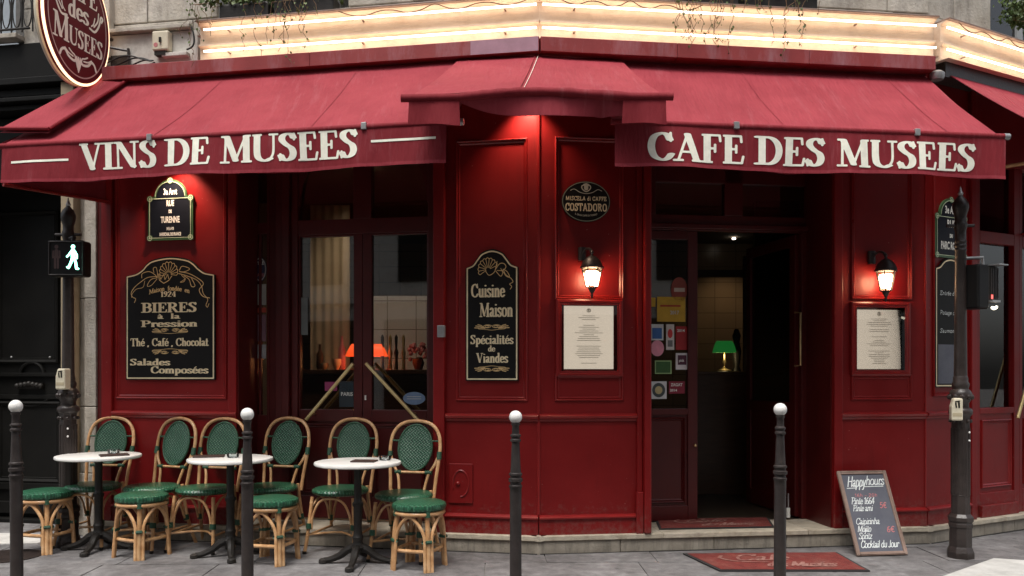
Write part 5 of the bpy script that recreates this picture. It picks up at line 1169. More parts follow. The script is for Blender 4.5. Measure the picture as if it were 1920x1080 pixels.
# siren box and conduit on the plaster band
sx0, sz0 = LW.at(288, 97, .06); sx1, sz1 = LW.at(318, 58, .06)
ab = thing('alarm_box', LW.p((sx0 + sx1) / 2, .02, sz0), 'cream alarm box with a red round emblem on the plaster above the fascia', 'alarm')
obj('box_body', fbox(LW, sx0, sx1, .013, .085, sz0, sz1), CREAMP, ab, bevel=.012); obj('box_foot', fbox(LW, sx0 + .015, sx1 - .03, .02, .075, sz0 - .035, sz0 - .001), TABIRON, ab)
q = (sx0 + .035, sz0 + .045); obj('red_emblem', prism([(q[0] + .018 * math.cos(t), q[1] + .018 * math.sin(t)) for t in [i * math.pi / 8 for i in range(16)]], lambda u, v, k: LW.p(u, .085 + .002 * k, v)), CHALKR, ab)
obj('hinge', fbox(LW, sx0 + .07, sx0 + .085, .086, .10, sz0 + .06, sz0 + .10), TABIRON, ab)
q = LW.at(305, 108, .05); q2 = LW.at(352, 97, .05)
tag(obj('transformer_box', fbox(LW, q[0], q2[0], .013, .07, q[1], q2[1]), PLASTER, None, bevel=.006), 'pale rectangular transformer box lying on the fascia beside the alarm box', 'electrical box')
m = MB()
for k in range(5): m.add(tube(crom([LW.p(LW.S(192 + (300 - 192) * i / 6), .05 + .02 * k, fz1 + .02 + .015 * k + .03 * math.sin(i * 1.1 + k)) for i in range(7)], 5), .006, 6))
tag(obj('cable_bundle', m.vf, WIRE, None, smooth=True), 'bundle of black cables lying on the fascia under the hanging sign', 'cables')
tag(obj('hanging_cable', tube(crom([LW.p(LW.S(x, .05), .05, LW.Z(x, y, .05)) for x, y in ((359, 50), (363, 64), (364, 78), (360, 88), (350, 93))], 5), .007, 6), WIRE, None, smooth=True), 'single black cable looping down at the left end of the neon cove', 'cable')

# ================================================================== NEIGHBOUR ON THE LEFT
NB = thing('neighbour_building', LW.p(LW.S(60), -.2, 0), 'dark painted street entrance of the neighbouring building at the left edge, under cream stone', 'building')
def npart(name, vf, mat=BLACKD, **k): return obj(name, vf, mat, NB, **k)
DNN = -.55
sN = lambda x, n=DNN: LW.S(x, n); zN = lambda x, y, n=DNN: LW.Z(x, y, n)
pl0, pl1 = LW.S(146, -.05), LW.S(187, -.05)
# dressed stone pilaster
z = -.1
for k, hh in enumerate((.62, .55, .9, .95, .9)):
    for a, b, nn in ((pl0, pl0 + .095, -.035), (pl0 + .0965, pl1, -.0)): npart('pilaster_stone', fbox(LW, a, b, -.5, nn - (.0 if k else -.02), z + .003, z + hh - .003), STONE, bevel=.006)
    z += hh
npart('pilaster_back', fbox(LW, pl0 - .01, pl1, -.62, -.501, 0, 4.0), STONE)
npart('side_jamb', fbox(LW, pl1 + .002, l_left - .002, -.14, -.02, .0, 3.85), DRED)
# carriage door leaf
dd = npart('door', fbox(LW, sN(-260), sN(146), DNN - .06, DNN, .02, 3.05), BLACKD)
def dprt(nm, vf, m=BLACKD, **k): return obj(nm, vf, m, dd, **k)
bigm = [(0, 0), (.004, .022), (.018, .030), (.030, .018), (.040, .006), (.048, .010), (.054, 0)]
dprt('panel_moulding', ring(LW, sN(-5), sN(112), zN(55, 682), zN(55, 395), bigm, DNN)); dprt('panel_moulding', ring(LW, sN(-5), sN(116), zN(55, 905), zN(55, 752), bigm, DNN))
dprt('cross_rail', fbox(LW, sN(-60), sN(146), DNN + .001, DNN + .035, zN(55, 706), zN(55, 699)), bevel=.004)
dprt('cross_rail', fbox(LW, sN(-60), sN(146), DNN + .001, DNN + .02, zN(55, 748), zN(55, 740)), bevel=.004)
cxs, czs = LW.at(62, 700, DNN)
dprt('arched_moulding', tube([LW.p(cxs + .12 * math.cos(rad(a)), DNN + .012, czs - .01 + .11 * math.sin(rad(a))) for a in range(0, 181, 12)], .018, 8), smooth=True)
dprt('swag_moulding', tube([LW.p(cxs - .02 + .42 * t, DNN + .010, czs - .22 - .08 * math.sin(math.pi * (t + .5))) for t in [i / 12 - .5 for i in range(13)]], .010, 6), smooth=True)
npart('wall_panel', fbox(LW, LW.S(-900), LW.S(-140), -.62, -.03, -.02, 2.99), BLACKD)
# letter plate, a cast ornate handle
m = MB(); zh = zN(55, 722)
m.add(fbox(LW, cxs - .14, cxs + .12, DNN + .002, DNN + .03, zh - .035, zh + .02))
for i in range(7): m.add(sphere(LW.p(cxs - .13 + .24 * i / 6, DNN + .04, zh + .012 - .02 * abs(i - 3) / 3), .026, 8, 6))
dprt('cast_handle', m.vf, TABIRON, smooth=True)
for x in (23, 95): dprt('door_stud', sphere(LW.p(sN(x), DNN + .01, zN(x, 670)), .011, 8, 6), STEEL, smooth=True)
for y0, y1, dn in ((905, 918, .03), (940, 962, .05)): dprt('bottom_rail', fbox(LW, sN(-60), sN(146), DNN + .001, DNN + dn, max(.03, zN(60, y1)), zN(60, y0)), bevel=.005)
npart('door_step', fbox(LW, sN(-260), sN(146), DNN + .002, DNN + .12, -.02, .035), BLACKD, bevel=.006)
# dark cornice bands over the door
for y0, y1, nn, mt in ((82, 150, .02, BLACKD), (154, 166, .12, BLACKD), (170, 184, .05, BLACKD), (188, 196, .10, BLACKD), (199, 208, .04, BLACKD), (212, 330, -.10, BLACKD)):
    npart('cornice_board', fbox(LW, LW.S(-900), LW.S(176) if y0 < 200 else LW.S(176), -.5, nn, LW.Z(60, y1), LW.Z(60, y0)), mt, bevel=.006)
npart('door_lintel', fbox(LW, LW.S(-900), pl0, -.62, -.101, 3.0, LW.Z(60, 331)), BLACKD)
npart('sill_ledge', fbox(LW, LW.S(-900), LW.S(46), -.02, .10, LW.Z(20, 80), LW.Z(20, 71)), STONE, bevel=.006)
wq = npart('window', fbox(LW, LW.S(-60), LW.S(12), -.30, -.24, LW.Z(20, 70), 5.6), plain('pale_blue_grey_shutter_paint', (.34, .38, .42)))
npart('window_reveal', fbox(LW, LW.S(13), LW.S(44), -.30, -.10, LW.Z(20, 70), 5.6), MORTAR)
for i in range(4): npart('stone_block', fbox(LW, LW.S(45), LW.S(175), -.4, .0, LW.Z(110, 82) + .31 * i + .003, LW.Z(110, 82) + .31 * (i + 1)), STONE, bevel=.008)
m = MB(); r = random.Random(4)
zr = LW.Z(20, 66)
for i in range(7):
    s = LW.S(-30) + .10 * i; m.add(tube([LW.p(s, .04, zr), LW.p(s, .04, zr + .9)], .008, 6))
    m.add(tube([LW.p(s + .05 + .04 * math.cos(t), .04, zr + .18 + .14 * math.sin(t)) for t in [k * math.pi / 8 for k in range(17)]], .006, 5)); m.add(tube([LW.p(s + .05 + .03 * math.cos(t), .04, zr + .45 + .08 * math.sin(t)) for t in [k * math.pi / 6 for k in range(10)]], .006, 5))
m.add(tube([LW.p(LW.S(-60), .04, zr + .03), LW.p(LW.S(62), .04, zr + .03)], .010, 6))
npart('wrought_iron_guard', m.vf, TABIRON, smooth=True)
npart('upper_wall', fbox(LW, LW.S(-900), LW.S(175), -.55, -.41, LW.Z(60, 82), 6.6), MORTAR)

# ================================================================== POSTS
POLE = [(.105, 0), (.125, .0), (.125, .06), (.110, .085), (.102, .10), (.102, .19), (.112, .20), (.112, .245), (.118, .26), (.118, .30), (.100, .325), (.094, .335)]
def lamp_post(x, y, lab, z0=0):
    K = .76
    def lathe(p, seg=20, c=(0, 0, 0)): return globals()['lathe']([(q[0] * K, q[1]) for q in p], seg, c)
    t = thing('traffic_light_post', (x, y, z0), lab, 'traffic post'); c = (x, y, z0)
    obj('base', lathe([(.118, -.02), (.125, 0), (.125, .045), (.110, .075), (.104, .085), (.104, .22), (.112, .23), (.112, .25), (.106, .262), (.118, .275), (.118, .30), (.092, .325)], 8, c), IRON, t, bevel=.004)
    obj('lower_shaft', lathe([(.090, .325), (.086, .40), (.084, 1.02), (.092, 1.04)], 8, c), IRON, t)
    m = MB()
    for k in range(8):
        a = math.pi / 8 + k * math.pi / 4; rr = .079 * K
        for dz0, dz1 in ((.46, .95),):
            P = [(x + rr * math.cos(a) - .014 * math.sin(a) * sx, y + rr * math.sin(a) + .014 * math.cos(a) * sx, z0 + zz) for sx, zz in ((-1, dz0), (1, dz0), (1, dz1), (-1, dz1), (-1, dz0))]; m.add(tube(P, .004, 5))
        m.add(sphere((x + .088 * K * math.cos(a), y + .088 * K * math.sin(a), z0 + 1.0), .014, 6, 5))
    obj('shaft_relief', m.vf, IRON, t, smooth=True)
    obj('collar', lathe([(.092, 1.04), (.104, 1.05), (.108, 1.075), (.096, 1.09), (.074, 1.10), (.074, 1.13), (.090, 1.15), (.102, 1.175), (.102, 1.20), (.090, 1.22), (.070, 1.235), (.076, 1.25), (.080, 1.27), (.066, 1.29), (.068, 1.31), (.060, 1.33)], 20, c), IRON, t, smooth=True)
    m = MB()
    for k in range(10):
        a = k * math.pi / 5; m.add(sphere((x + .096 * K * math.cos(a), y + .096 * K * math.sin(a), z0 + 1.175), .020, 6, 5, 1.1))
    obj('collar_bead', m.vf, IRON, t, smooth=True)
    obj('shaft', lathe([(.060, 1.33), (.056, 1.6), (.052, 2.02), (.050, 2.24), (.056, 2.25), (.050, 2.26), (.050, 2.27), (.056, 2.28), (.050, 2.29), (.050, 2.30), (.056, 2.31), (.050, 2.32), (.048, 2.38), (.056, 2.41), (.062, 2.43), (.058, 2.45), (.052, 2.46), (.052, 2.50), (.060, 2.52), (.068, 2.54), (.074, 2.565), (.070, 2.59), (.052, 2.62), (.034, 2.635), (.020, 2.65)], 20, c), IRON, t, smooth=True)
    obj('clamp', tube([(x - .10, y, z0 + 2.43), (x + .10, y, z0 + 2.43)], .012, 8), IRON, t, smooth=True)
    obj('spike_finial', lathe([(.018, 2.65), (.026, 2.665), (.018, 2.675), (.001, 2.72)], 10, c), STEEL, t, smooth=True)
    for dz in (.92, .86): obj('bolt', sphere((x + .03, y - .066, z0 + dz), .008, 6, 5), BALL, t)
    return t
def push_button(x, y, z, F0, lab, w=.075, h=.16):
    t = thing('crossing_button_box', (x, y, z), lab, 'push button box')
    F = Frame((x, y), F0); pts = [(-w / 2, 0), (w / 2, 0), (w / 2, h), (-w * .28, h), (-w / 2, h * .62)]
    obj('button_body', prism(pts, lambda u, v, k: F.p(u, -.03 + .09 * k, z + v)), CREAMP, t, bevel=.010)
    obj('pictogram', field_mesh([line([(-.006, .095), (-.010, .125)], .005), line([(.012, .095), (.010, .128)], .006), line([(-.012, .135), (.014, .14)], .004)], .002, lambda u, v: F.p(u, .062, z + v)), BLACK, t)
    obj('label_patch', fbox(F, -w * .4, w * .4, .060, .0615, z + .03, z + .055), plain('tan_button_label', (.42, .36, .24)) , t)
    return t
LPX, LPY = wx(128, 6.66), 6.66; RPX, RPY = 3.285, 6.25
lamp_post(LPX, LPY, 'dark cast iron traffic light post at the left, behind the leftmost stool')
lamp_post(RPX, RPY, 'tall dark cast iron post with pointed finial at the right, before the side street door')
push_button(wx(119, LPY - .1), LPY - .09, wz(730, LPY - .1), (1, 0), 'cream crossing button box on the left post')
push_button(wx(1793, RPY - .1), RPY - .09, wz(788, RPY - .1), (1, -.3), 'cream crossing button box on the right post')
# pedestrian signals
def rbox(cx, cz, w, h, Y0, Y1, r=.02):
    pts = []
    for sx, sz, a0 in ((1, 1, 0), (-1, 1, 90), (-1, -1, 180), (1, -1, 270)):
        for k in range(5): a = rad(a0 + 22.5 * k); pts.append((cx + sx * (w / 2 - r) + r * math.cos(a), cz + sz * (h / 2 - r) + r * math.sin(a)))
    return prism(pts[::-1], lambda u, v, k: (u, Y1 + (Y0 - Y1) * k, v))
SY = LPY - .14; sx_, sz_ = wx(124, SY), wz(484, SY); sw_, sh_ = (158 - 90) / FPX * SY, (517 - 450) / FPX * SY
ps = thing('pedestrian_signal', (sx_, SY, sz_ - sh_ / 2), 'black pedestrian signal box with its green walking man lit, on the left post', 'pedestrian signal')
obj('signal_housing', rbox(sx_, sz_, sw_, sh_, SY, SY + .11), BLACK, ps, bevel=.004); obj('signal_rim', tube([(p[0], SY - .004, p[1]) for p in [(sx_ + sx2 * (sw_ / 2 - .01), sz_ + sz2 * (sh_ / 2 - .01)) for sx2, sz2 in ((1, 1), (-1, 1), (-1, -1), (1, -1))]], .006, 6, closed=True), IRON, ps)
obj('mount', tube([(LPX, LPY, sz_ + sh_ / 2 + .03), (sx_ + .03, SY + .06, sz_ + sh_ / 2 + .03), (sx_ + .02, SY + .06, sz_ + sh_ / 2)], .016, 8), IRON, ps, smooth=True)
k_ = 1 / FPX * SY
man = [line([(0, 21), (0, 21.5)], 4.2), line([(0, 14), (0, 4)], 4.4), line([(1, 3), (5, -8), (6.5, -19)], 2.7), line([(-1, 2), (-4, -9), (-8, -17)], 2.7), line([(-3, 13), (-8, 6), (-11, 3)], 2.1), line([(3, 13), (7, 6), (7, 0)], 2.1), line([(-8, -18.5), (-11, -17)], 1.8), line([(6.5, -20), (10, -20)], 1.8)]
obj('walking_figure', field_mesh([([(p[0] * k_, p[1] * k_) for p in a], b * k_ * .86, c_ * k_ * .86) for a, b, c_ in man], .0016, lambda u, v: (sx_ + 13 * k_ + u, SY - .0015, sz_ + v)), SIGG, ps)
stand = [line([(0, 21), (0, 21.5)], 4.2), line([(0, 13), (0, 4)], 4.6), line([(-2.6, 3), (-2.6, -18)], 2.4), line([(2.6, 3), (2.6, -18)], 2.4), line([(-6, 13), (-6.5, 1)], 1.8), line([(6, 13), (6.5, 1)], 1.8)]
obj('standing_figure', field_mesh([([(p[0] * k_, p[1] * k_) for p in a], b * k_ * .86, c_ * k_ * .86) for a, b, c_ in stand], .0018, lambda u, v: (sx_ - 18 * k_ + u, SY - .0015, sz_ + v)), SIGR, ps)
RY_ = RPY - .02; F = Frame((wx(1848, RY_), RY_), (1, .55)); zq0, zq1 = wz(572, RY_), wz(497, RY_)
ps2 = thing('pedestrian_signal', (F.o.x, F.o.y, zq0), 'dark pedestrian signal box turned towards the side street, on the right post', 'pedestrian signal')
obj('signal_housing', fbox(F, -.13, .0, -.12, .03, zq0 - .03, zq1), BLACK, ps2, bevel=.015); obj('signal_body', fbox(F, .001, .14, -.16, .02, zq0 + .02, zq1 - .005), TABIRON, ps2, bevel=.02)
obj('visor', fbox(F, .02, .13, -.12, .09, zq1 - .004, zq1 + .004), STEEL, ps2); obj('lower_lip', fbox(F, .005, .10, .021, .05, zq0 + .02, zq0 + .035), STEEL, ps2)
for i in range(5): obj('cooling_rib', fbox(F, .03 + .02 * i, .036 + .02 * i, .0205, .026, zq0 + .05, zq1 - .02), IRON, ps2)
obj('mount', tube([(RPX, RPY, zq1 + .05), (F.o.x - .02, F.o.y, zq1 + .055), (F.o.x - .02, F.o.y, zq1)], .012, 8), STEEL, ps2, smooth=True)
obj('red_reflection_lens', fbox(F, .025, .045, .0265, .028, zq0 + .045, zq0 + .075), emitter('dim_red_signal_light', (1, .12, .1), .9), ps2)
obj('lit_lens', tube(crom([F.p(.03, .03, zq0 - .018), F.p(.055, .03, zq0 - .026), F.p(.085, .03, zq0 - .012)], 4), .010, 6), emitter('white_signal_glow', (1, .9, .7), 2.6), ps2, smooth=True)

# bollards
def bollard(x, ball_y, Y, lab):
    bx = wx(x, Y); z = wz(ball_y, Y)
    t = thing('bollard', (bx, Y, 0), lab, 'bollard', 'white topped bollards along the kerb'); c = (bx, Y, z - 1.085); s = 1.0
    obj('post', lathe([(.040, -.15), (.0335, .05), (.032, .60), (.033, .66), (.033, .69), (.037, .695), (.037, .705), (.031, .71), (.031, .722), (.039, .727), (.039, .743), (.031, .748), (.031, .758), (.037, .762), (.037, .772), (.030, .777), (.028, .80), (.0225, .93), (.0225, .945), (.030, .95), (.030, .960), (.024, .965), (.024, .973), (.030, .978), (.030, .986), (.021, .992), (.0195, 1.035), (.025, 1.042), (.025, 1.05), (.018, 1.055)], 20, c), BOLL, t, smooth=True)
    obj('ball', sphere((bx, Y, z), .0365, 20, 12), BALL, t, smooth=True); t.rotation_euler = (rad(.25 * math.sin(x)), rad(.3 * math.cos(x * .7)), 0); return t
bollard(32, 762, 4.75, 'white topped iron bollard at the far left, before the dark carriage door'); bollard(464, 777, 4.75, 'white topped iron bollard in front of the middle café table')
bollard(967, 782, 4.75, 'white topped iron bollard before the café corner'); bollard(1462, 768, 4.75, 'white topped iron bollard in front of the open entrance')

# ================================================================== CAFE FURNITURE (built at the origin, front towards -Y)
def world(o, loc, rz): o.location = loc; o.rotation_euler = (0, 0, rz)
def copy_thing(o, parent=None):
    c = o.copy(); C.objects.link(c)
    if parent: c.parent = parent
    for ch in list(o.children): copy_thing(ch, c)
    return c
def wraps(p0, p1, r, n=1): return tube([p0, p1], r, 10)
def make_chair():
    t = thing('rattan_chair', (0, 0, 0), '', 'chair', 'round backed rattan café chairs')
    HS = .465
    lean = lambda z: .175 + (z - .45) * .20
    # seat: woven cushion with rolled edge
    obj('seat', lathe([(.0, HS - .034), (.185, HS - .034), (.205, HS - .026), (.213, HS - .010), (.207, HS + .004), (.19, HS + .013), (.10, HS + .017), (.0001, HS + .018)], 36), WEAVES, t, smooth=True)
    # outer hoop
    pts = [(-.172, lean(.42), .42), (-.180, lean(.55), .55), (-.194, lean(.70), .70), (-.198, lean(.80), .80), (-.178, lean(.895), .895), (-.115, lean(.962), .962), (0, lean(.985), .985)]
    hp_ = pts + [(-p[0], p[1], p[2]) for p in pts[:-1][::-1]]
    obj('back_hoop', tube(crom(hp_, 6), .0135, 10), CANE, t, smooth=True)
    # woven oval back
    cz, a, b = .785, .132, .170
    m = MB(); v = []; f = []; K = 32
    for side in (-1, 1):
        for j in range(6):
            rr = j / 5
            for k in range(K):
                an = 2 * math.pi * k / K; z = cz + b * rr * math.sin(an); v.append((a * rr * math.cos(an), lean(z) + side * .012 * (1 - .75 * rr ** 3) + .012 * (1 - rr * rr), z))
    for side in range(2):
        for j in range(5):
            for k in range(K):
                q = side * 6 * K + j * K; p_ = (q + k, q + (k + 1) % K, q + K + (k + 1) % K, q + K + k); f.append(p_ if side else p_[::-1])
    for k in range(K): q = 5 * K; f.append((q + k, q + (k + 1) % K, q + 6 * K + (k + 1) % K, q + 6 * K + k))
    obj('woven_back', (v, f), WEAVEB, t, smooth=True)
    obj('back_edge', tube([(a * math.cos(u), lean(cz + b * math.sin(u)), cz + b * math.sin(u)) for u in [i * math.pi / 20 for i in range(40)]], .0095, 8, closed=True), GREENP, t, smooth=True)
    for s in (-1, 1):
        obj('back_spacer', tube([(s * .128, lean(.835), .835), (s * .192, lean(.835), .835)], .0075, 8), GREENP, t, smooth=True)
        obj('diagonal_brace', tube(crom([(s * .192, lean(.735), .735), (s * .165, lean(.66) - .004, .66), (s * .128, lean(.60) - .006, .60), (s * .110, lean(.54) - .01, .54), (s * .098, lean(.47) - .02, .465)], 4), .0105, 8), CANE, t, smooth=True)
        obj('binding', tube([(s * .1965, lean(.69), .70), (s * .1945, lean(.755), .755)], .019, 10), GREENP, t, smooth=True)
        obj('binding', tube([(s * .095, lean(.602) - .006, .602), (s * .145, lean(.602) - .006, .602)], .0155, 10), GREENP, t, smooth=True)
    obj('cross_bar', tube([(-.128, lean(.602) - .006, .602), (.128, lean(.602) - .006, .602)], .0095, 8), CANE, t, smooth=True)
    # legs
    for sx in (-1, 1):
        obj('leg', tube(crom([(sx * .165, -.135, HS - .045), (sx * .178, -.155, .25), (sx * .190, -.175, .10), (sx * .200, -.195, .0)], 4), .0135, 10), CANE, t, smooth=True)
        obj('leg', tube(crom([(sx * .155, .150, HS + .01), (sx * .165, .185, .25), (sx * .178, .225, .10), (sx * .190, .26, .0)], 4), .0135, 10), CANE, t, smooth=True)
        obj('leg_cap', lathe([(.014, 0), (.0155, .006), (.0155, .022)], 10, (sx * .200, -.195, 0)), TABIRON, t)
        obj('side_arch', tube(crom([(sx * .182, -.150, .20), (sx * .172, -.12, .33), (sx * .165, 0, .405), (sx * .165, .11, .33), (sx * .168, .165, .21)], 5), .0095, 8), CANE, t, smooth=True)
        obj('binding', tube([(sx * .178, -.163, .185), (sx * .178, -.159, .225)], .024, 10), GREENP, t, smooth=True)
        obj('binding', tube([(sx * .166, .185, .195), (sx * .164, .18, .235)], .022, 10), GREENP, t, smooth=True)
        obj('stretcher', tube([(sx * .186, -.172, .135), (sx * .172, .21, .145)], .009, 8), CANE, t, smooth=True)
    obj('front_arch', tube(crom([(-.160, -.160, .18), (-.150, -.158, .28), (-.095, -.160, .385), (0, -.165, .415), (.095, -.160, .385), (.150, -.158, .28), (.160, -.160, .18)], 5), .0095, 8), CANE, t, smooth=True)
    obj('back_arch', tube(crom([(-.155, .19, .18), (-.10, .165, .37), (0, .16, .41), (.10, .165, .37), (.155, .19, .18)], 5), .0095, 8), CANE, t, smooth=True)
    obj('stretcher', tube(crom([(-.187, -.17, .14), (0, -.02, .14), (.187, -.17, .14)], 6), .009, 8), CANE, t, smooth=True)
    return t
def make_stool():
    t = thing('rattan_stool', (0, 0, 0), '', 'stool', 'round green topped rattan stools'); HS = .445
    obj('seat', lathe([(.0, HS - .04), (.168, HS - .04), (.184, HS - .032), (.190, HS - .015), (.184, HS + .004), (.16, HS + .016), (.08, HS + .026), (.0001, HS + .029)], 40), WEAVES, t, smooth=True)
    obj('seat_ring', tube([(.168 * math.cos(u), .168 * math.sin(u), HS - .056) for u in [i * math.pi / 20 for i in range(40)]], .0155, 10, closed=True), CANE, t, smooth=True)
    A = [rad(a) for a in (-72, 18, 108, 198)]
    for i, a in enumerate(A):
        ca, sa = math.cos(a), math.sin(a); tx, ty = -sa, ca
        for d, r_ in ((-.024, .0125), (0, .016), (.024, .0125)):
            if d == 0 or True:
                top_ = HS - .07 if d == 0 else .27
                if d: continue
            obj('leg', tube([(ca * .158, sa * .158, HS - .07), (ca * .175, sa * .175, .20), (ca * .190, sa * .190, 0)], .0165, 10), CANE, t, smooth=True)
        for s in (-1, 1):        # arch canes run up from the floor beside the leg and over to the next leg
            pass
        obj('binding', tube([(ca * .166, sa * .166, HS - .075), (ca * .163, sa * .163, HS - .035)], .022, 10), GREENP, t, smooth=True)
        m = MB(); rr = .180
        m.add(tube([(ca * rr - tx * .036, sa * rr - ty * .036, .205), (ca * rr + ca * .012 - tx * .018, sa * rr + sa * .012 - ty * .018, .205), (ca * rr + ca * .012 + tx * .018, sa * rr + sa * .012 + ty * .018, .205), (ca * rr + tx * .036, sa * rr + ty * .036, .205), (ca * (rr - .022), sa * (rr - .022), .205)], .0125, 8, closed=True)); obj('binding', m.vf, GREENP, t, smooth=True)
    for i in range(4):
        a0, a1 = A[i], A[i] + math.pi / 2
        def q(a, off, r, z): return (r * math.cos(a) - off * math.sin(a), r * math.sin(a) + off * math.cos(a), z)
        am = (a0 + a1) / 2
        P = [q(a0, .026, .190, 0), q(a0, .026, .182, .12), q(a0, .028, .174, .24), q(a0 + .28, .02, .162, .325), q(am, 0, .158, .372), q(a1 - .28, -.02, .162, .325), q(a1, -.028, .174, .24), q(a1, -.026, .182, .12), q(a1, -.026, .190, 0)]
        obj('arch_cane', tube(crom(P, 5), .0118, 8), CANE, t, smooth=True)
        P0, P1 = Vector((math.cos(a0) * .178, math.sin(a0) * .178, .135)), Vector((math.cos(a1) * .178, math.sin(a1) * .178, .135)); mid = (P0 + P1) / 2 * 1.08; mid.z = .135
        obj('stretcher', tube(crom([P0, mid, P1], 5), .0135, 8), CANE, t, smooth=True)
    return t
def make_table():
    t = thing('bistro_table', (0, 0, 0), '', 'table', 'round white bistro tables'); H = .725
    obj('tabletop', lathe([(.0001, H - .026), (.296, H - .026), (.304, H - .020), (.306, H - .010), (.302, H - .002), (.294, H), (.0001, H)], 56), MARBLE, t, smooth=True)
    obj('top_plate', lathe([(.10, H - .045), (.10, H - .0265)], 16), TABIRON, t)
    obj('column', lathe([(.05, .105), (.058, .12), (.040, .135), (.034, .16), (.040, .19), (.034, .20), (.028, .24), (.031, .40), (.040, .415), (.040, .43), (.030, .44), (.027, .46), (.027, .66), (.035, .68), (.04, .70)], 18), TABIRON, t, smooth=True)
    for a in (-95, -5, 85, 175):
        c_, s_ = math.cos(rad(a)), math.sin(rad(a)); P = crom([(c_ * r, s_ * r, z) for r, z in ((.02, .115), (.07, .100), (.13, .055), (.20, .028), (.245, .024))], 5)
        v, f = tube(P, [.034 - .017 * (i / (len(P) - 1)) for i in range(len(P))], 8); obj('foot', (v, f), TABIRON, t, smooth=True)
        obj('foot_toe', lathe([(.024, 0), (.032, .006), (.030, .026), (.016, .036)], 12, (c_ * .25, s_ * .25, 0)), TABIRON, t, smooth=True)
    return t
AL = math.atan2(-.18, 1)
ch = make_chair()
chairs = [(214, .30, 3, 'rattan chair with green woven oval back, leftmost, by the stone pilaster'), (323, .30, -14, 'second rattan chair from the left, turned slightly, under the beer sign'), (418, .30, -4, 'third rattan chair from the left, partly behind the second bollard'),
          (536, .12, -7, 'fourth rattan chair from the left, right of the bollard, below the jamb columns'), (664, .16, -3, 'rattan chair behind the right hand table'), (780, .33, -3, 'rightmost rattan chair, beside the red pilaster, with a stool before it')]
for i, (x, nn, rz, lab) in enumerate(chairs):
    o = ch if i == 0 else copy_thing(ch); nb_ = nn - .24; s = LW.S(x, nb_ if nn > .2 else nb_) - .02
    q = LW.p(s, nn, 0); world(o, (q.x, q.y, 0), AL + rad(rz)); o['label'] = lab
st_ = make_stool()
stools = [(87, 6.50, 12, 'leftmost green topped rattan stool, behind the first bollard'), (266, 6.32, 0, 'green topped rattan stool in front of the left table'), (510, 6.12, 14, 'green topped rattan stool just right of the second bollard'), (786, 5.94, 8, 'rightmost green topped rattan stool, in front of the last chair')]
for i, (x, Y, rz, lab) in enumerate(stools):
    o = st_ if i == 0 else copy_thing(st_); world(o, (wx(x, Y), Y, 0), rad(rz)); o['label'] = lab
tb = make_table(); tabs = [(185, 6.52, 8, 'round white marble bistro table at the left, with a dark menu and glass ashtray'), (432, 6.30, 25, 'middle round white bistro table, partly behind the second bollard'), (671, 6.05, 2, 'right hand round white bistro table with one brown menu holder')]
for i, (x, Y, rz, lab) in enumerate(tabs):
    o = tb if i == 0 else copy_thing(tb); world(o, (wx(x, Y), Y, 0), rad(rz)); o['label'] = lab
def menu_pad(x, y, Y, w, d, rz, lab):
    F = Frame((wx(x, Y), Y), (math.cos(rad(rz)), math.sin(rad(rz)))); return tag(obj('menu_folder', fbox(F, -w / 2, w / 2, -d / 2, d / 2, .7262, .736), PADM, None, bevel=.002), lab, 'menu')
menu_pad(214, 852, 6.46, .20, .13, 32, 'dark menu folder lying on the left table beside its ashtray'); menu_pad(392, 850, 6.36, .22, .13, 14, 'long dark menu folder on the middle table'); menu_pad(683, 864, 6.02, .17, .12, -6, 'brown menu folder lying on the right table')
def ashtray(x, Y, lab):
    return tag(obj('ashtray', lathe([(.034, 0), (.042, .004), (.046, .032), (.040, .033), (.034, .010), (.0001, .008)], 18, (wx(x, Y), Y, .7255)), CLEAR, None, smooth=True), lab, 'ashtray')
ashtray(213, 6.62, 'small glass ashtray on the left table'); ashtray(437, 6.30, 'small glass ashtray in the centre of the middle table'); ashtray(722, 6.12, 'small glass ashtray at the right side of the right table')

# ================================================================== CHALKBOARD AND MATS
B0 = [RW.at(1605, 1041, .40)]; sA = RW.S(1604, .40); sB = RW.S(1699, .40); 
bw = sB - sA; BH = .66; ca_, sa_ = math.cos(math.asin(.30 / .66)), .30 / .66
cbd = thing('chalkboard', RW.p((sA + sB) / 2, .40, 0), 'wood framed Happy hours chalkboard leaning on the stone plinth right of the entrance', 'chalkboard')
def bd(u, v, k): return RW.p(sA + u, .41 - v * sa_ + k * ca_, v * ca_ + k * sa_)
def bbox_(u0, u1, v0, v1, k0, k1): return hexa([bd(u0, v0, k1), bd(u1, v0, k1), bd(u1, v0, k0), bd(u0, v0, k0), bd(u0, v1, k1), bd(u1, v1, k1), bd(u1, v1, k0), bd(u0, v1, k0)])
fw = .028
for u0, u1, v0, v1 in ((0, fw, 0, BH), (bw - fw, bw, 0, BH), (fw + .001, bw - fw - .001, 0, fw), (fw + .001, bw - fw - .001, BH - fw, BH)): obj('frame_rail', bbox_(u0, u1, v0, v1, 0, .022), BOARDW, cbd, bevel=.004)
for u0, u1, v0, v1 in ((.006, .012, .01, BH - .01), (bw - .012, bw - .006, .01, BH - .01), (.02, bw - .02, .007, .012), (.02, bw - .02, BH - .012, BH - .007)): obj('frame_bead', bbox_(u0, u1, v0, v1, .0221, .026), BOARDW, cbd, bevel=.002)
obj('slate', bbox_(fw - .002, bw - fw + .002, fw - .002, BH - fw + .002, .004, .012), SLATE, cbd)
cu = lambda x: (x - 100) / 640 * (bw - 2 * fw) + fw; 
def cv(y): return BH - fw - (y - 85) / (950 - 85) * (BH - 2 * fw)
def ch_line(s, xa, xb, y, h, sl=.30, b=.060, mat=CHALK): return text(s, xa, xb, y, h, b, b, sl, -.06, True, False)
W_ = bw - 2 * fw; L = []
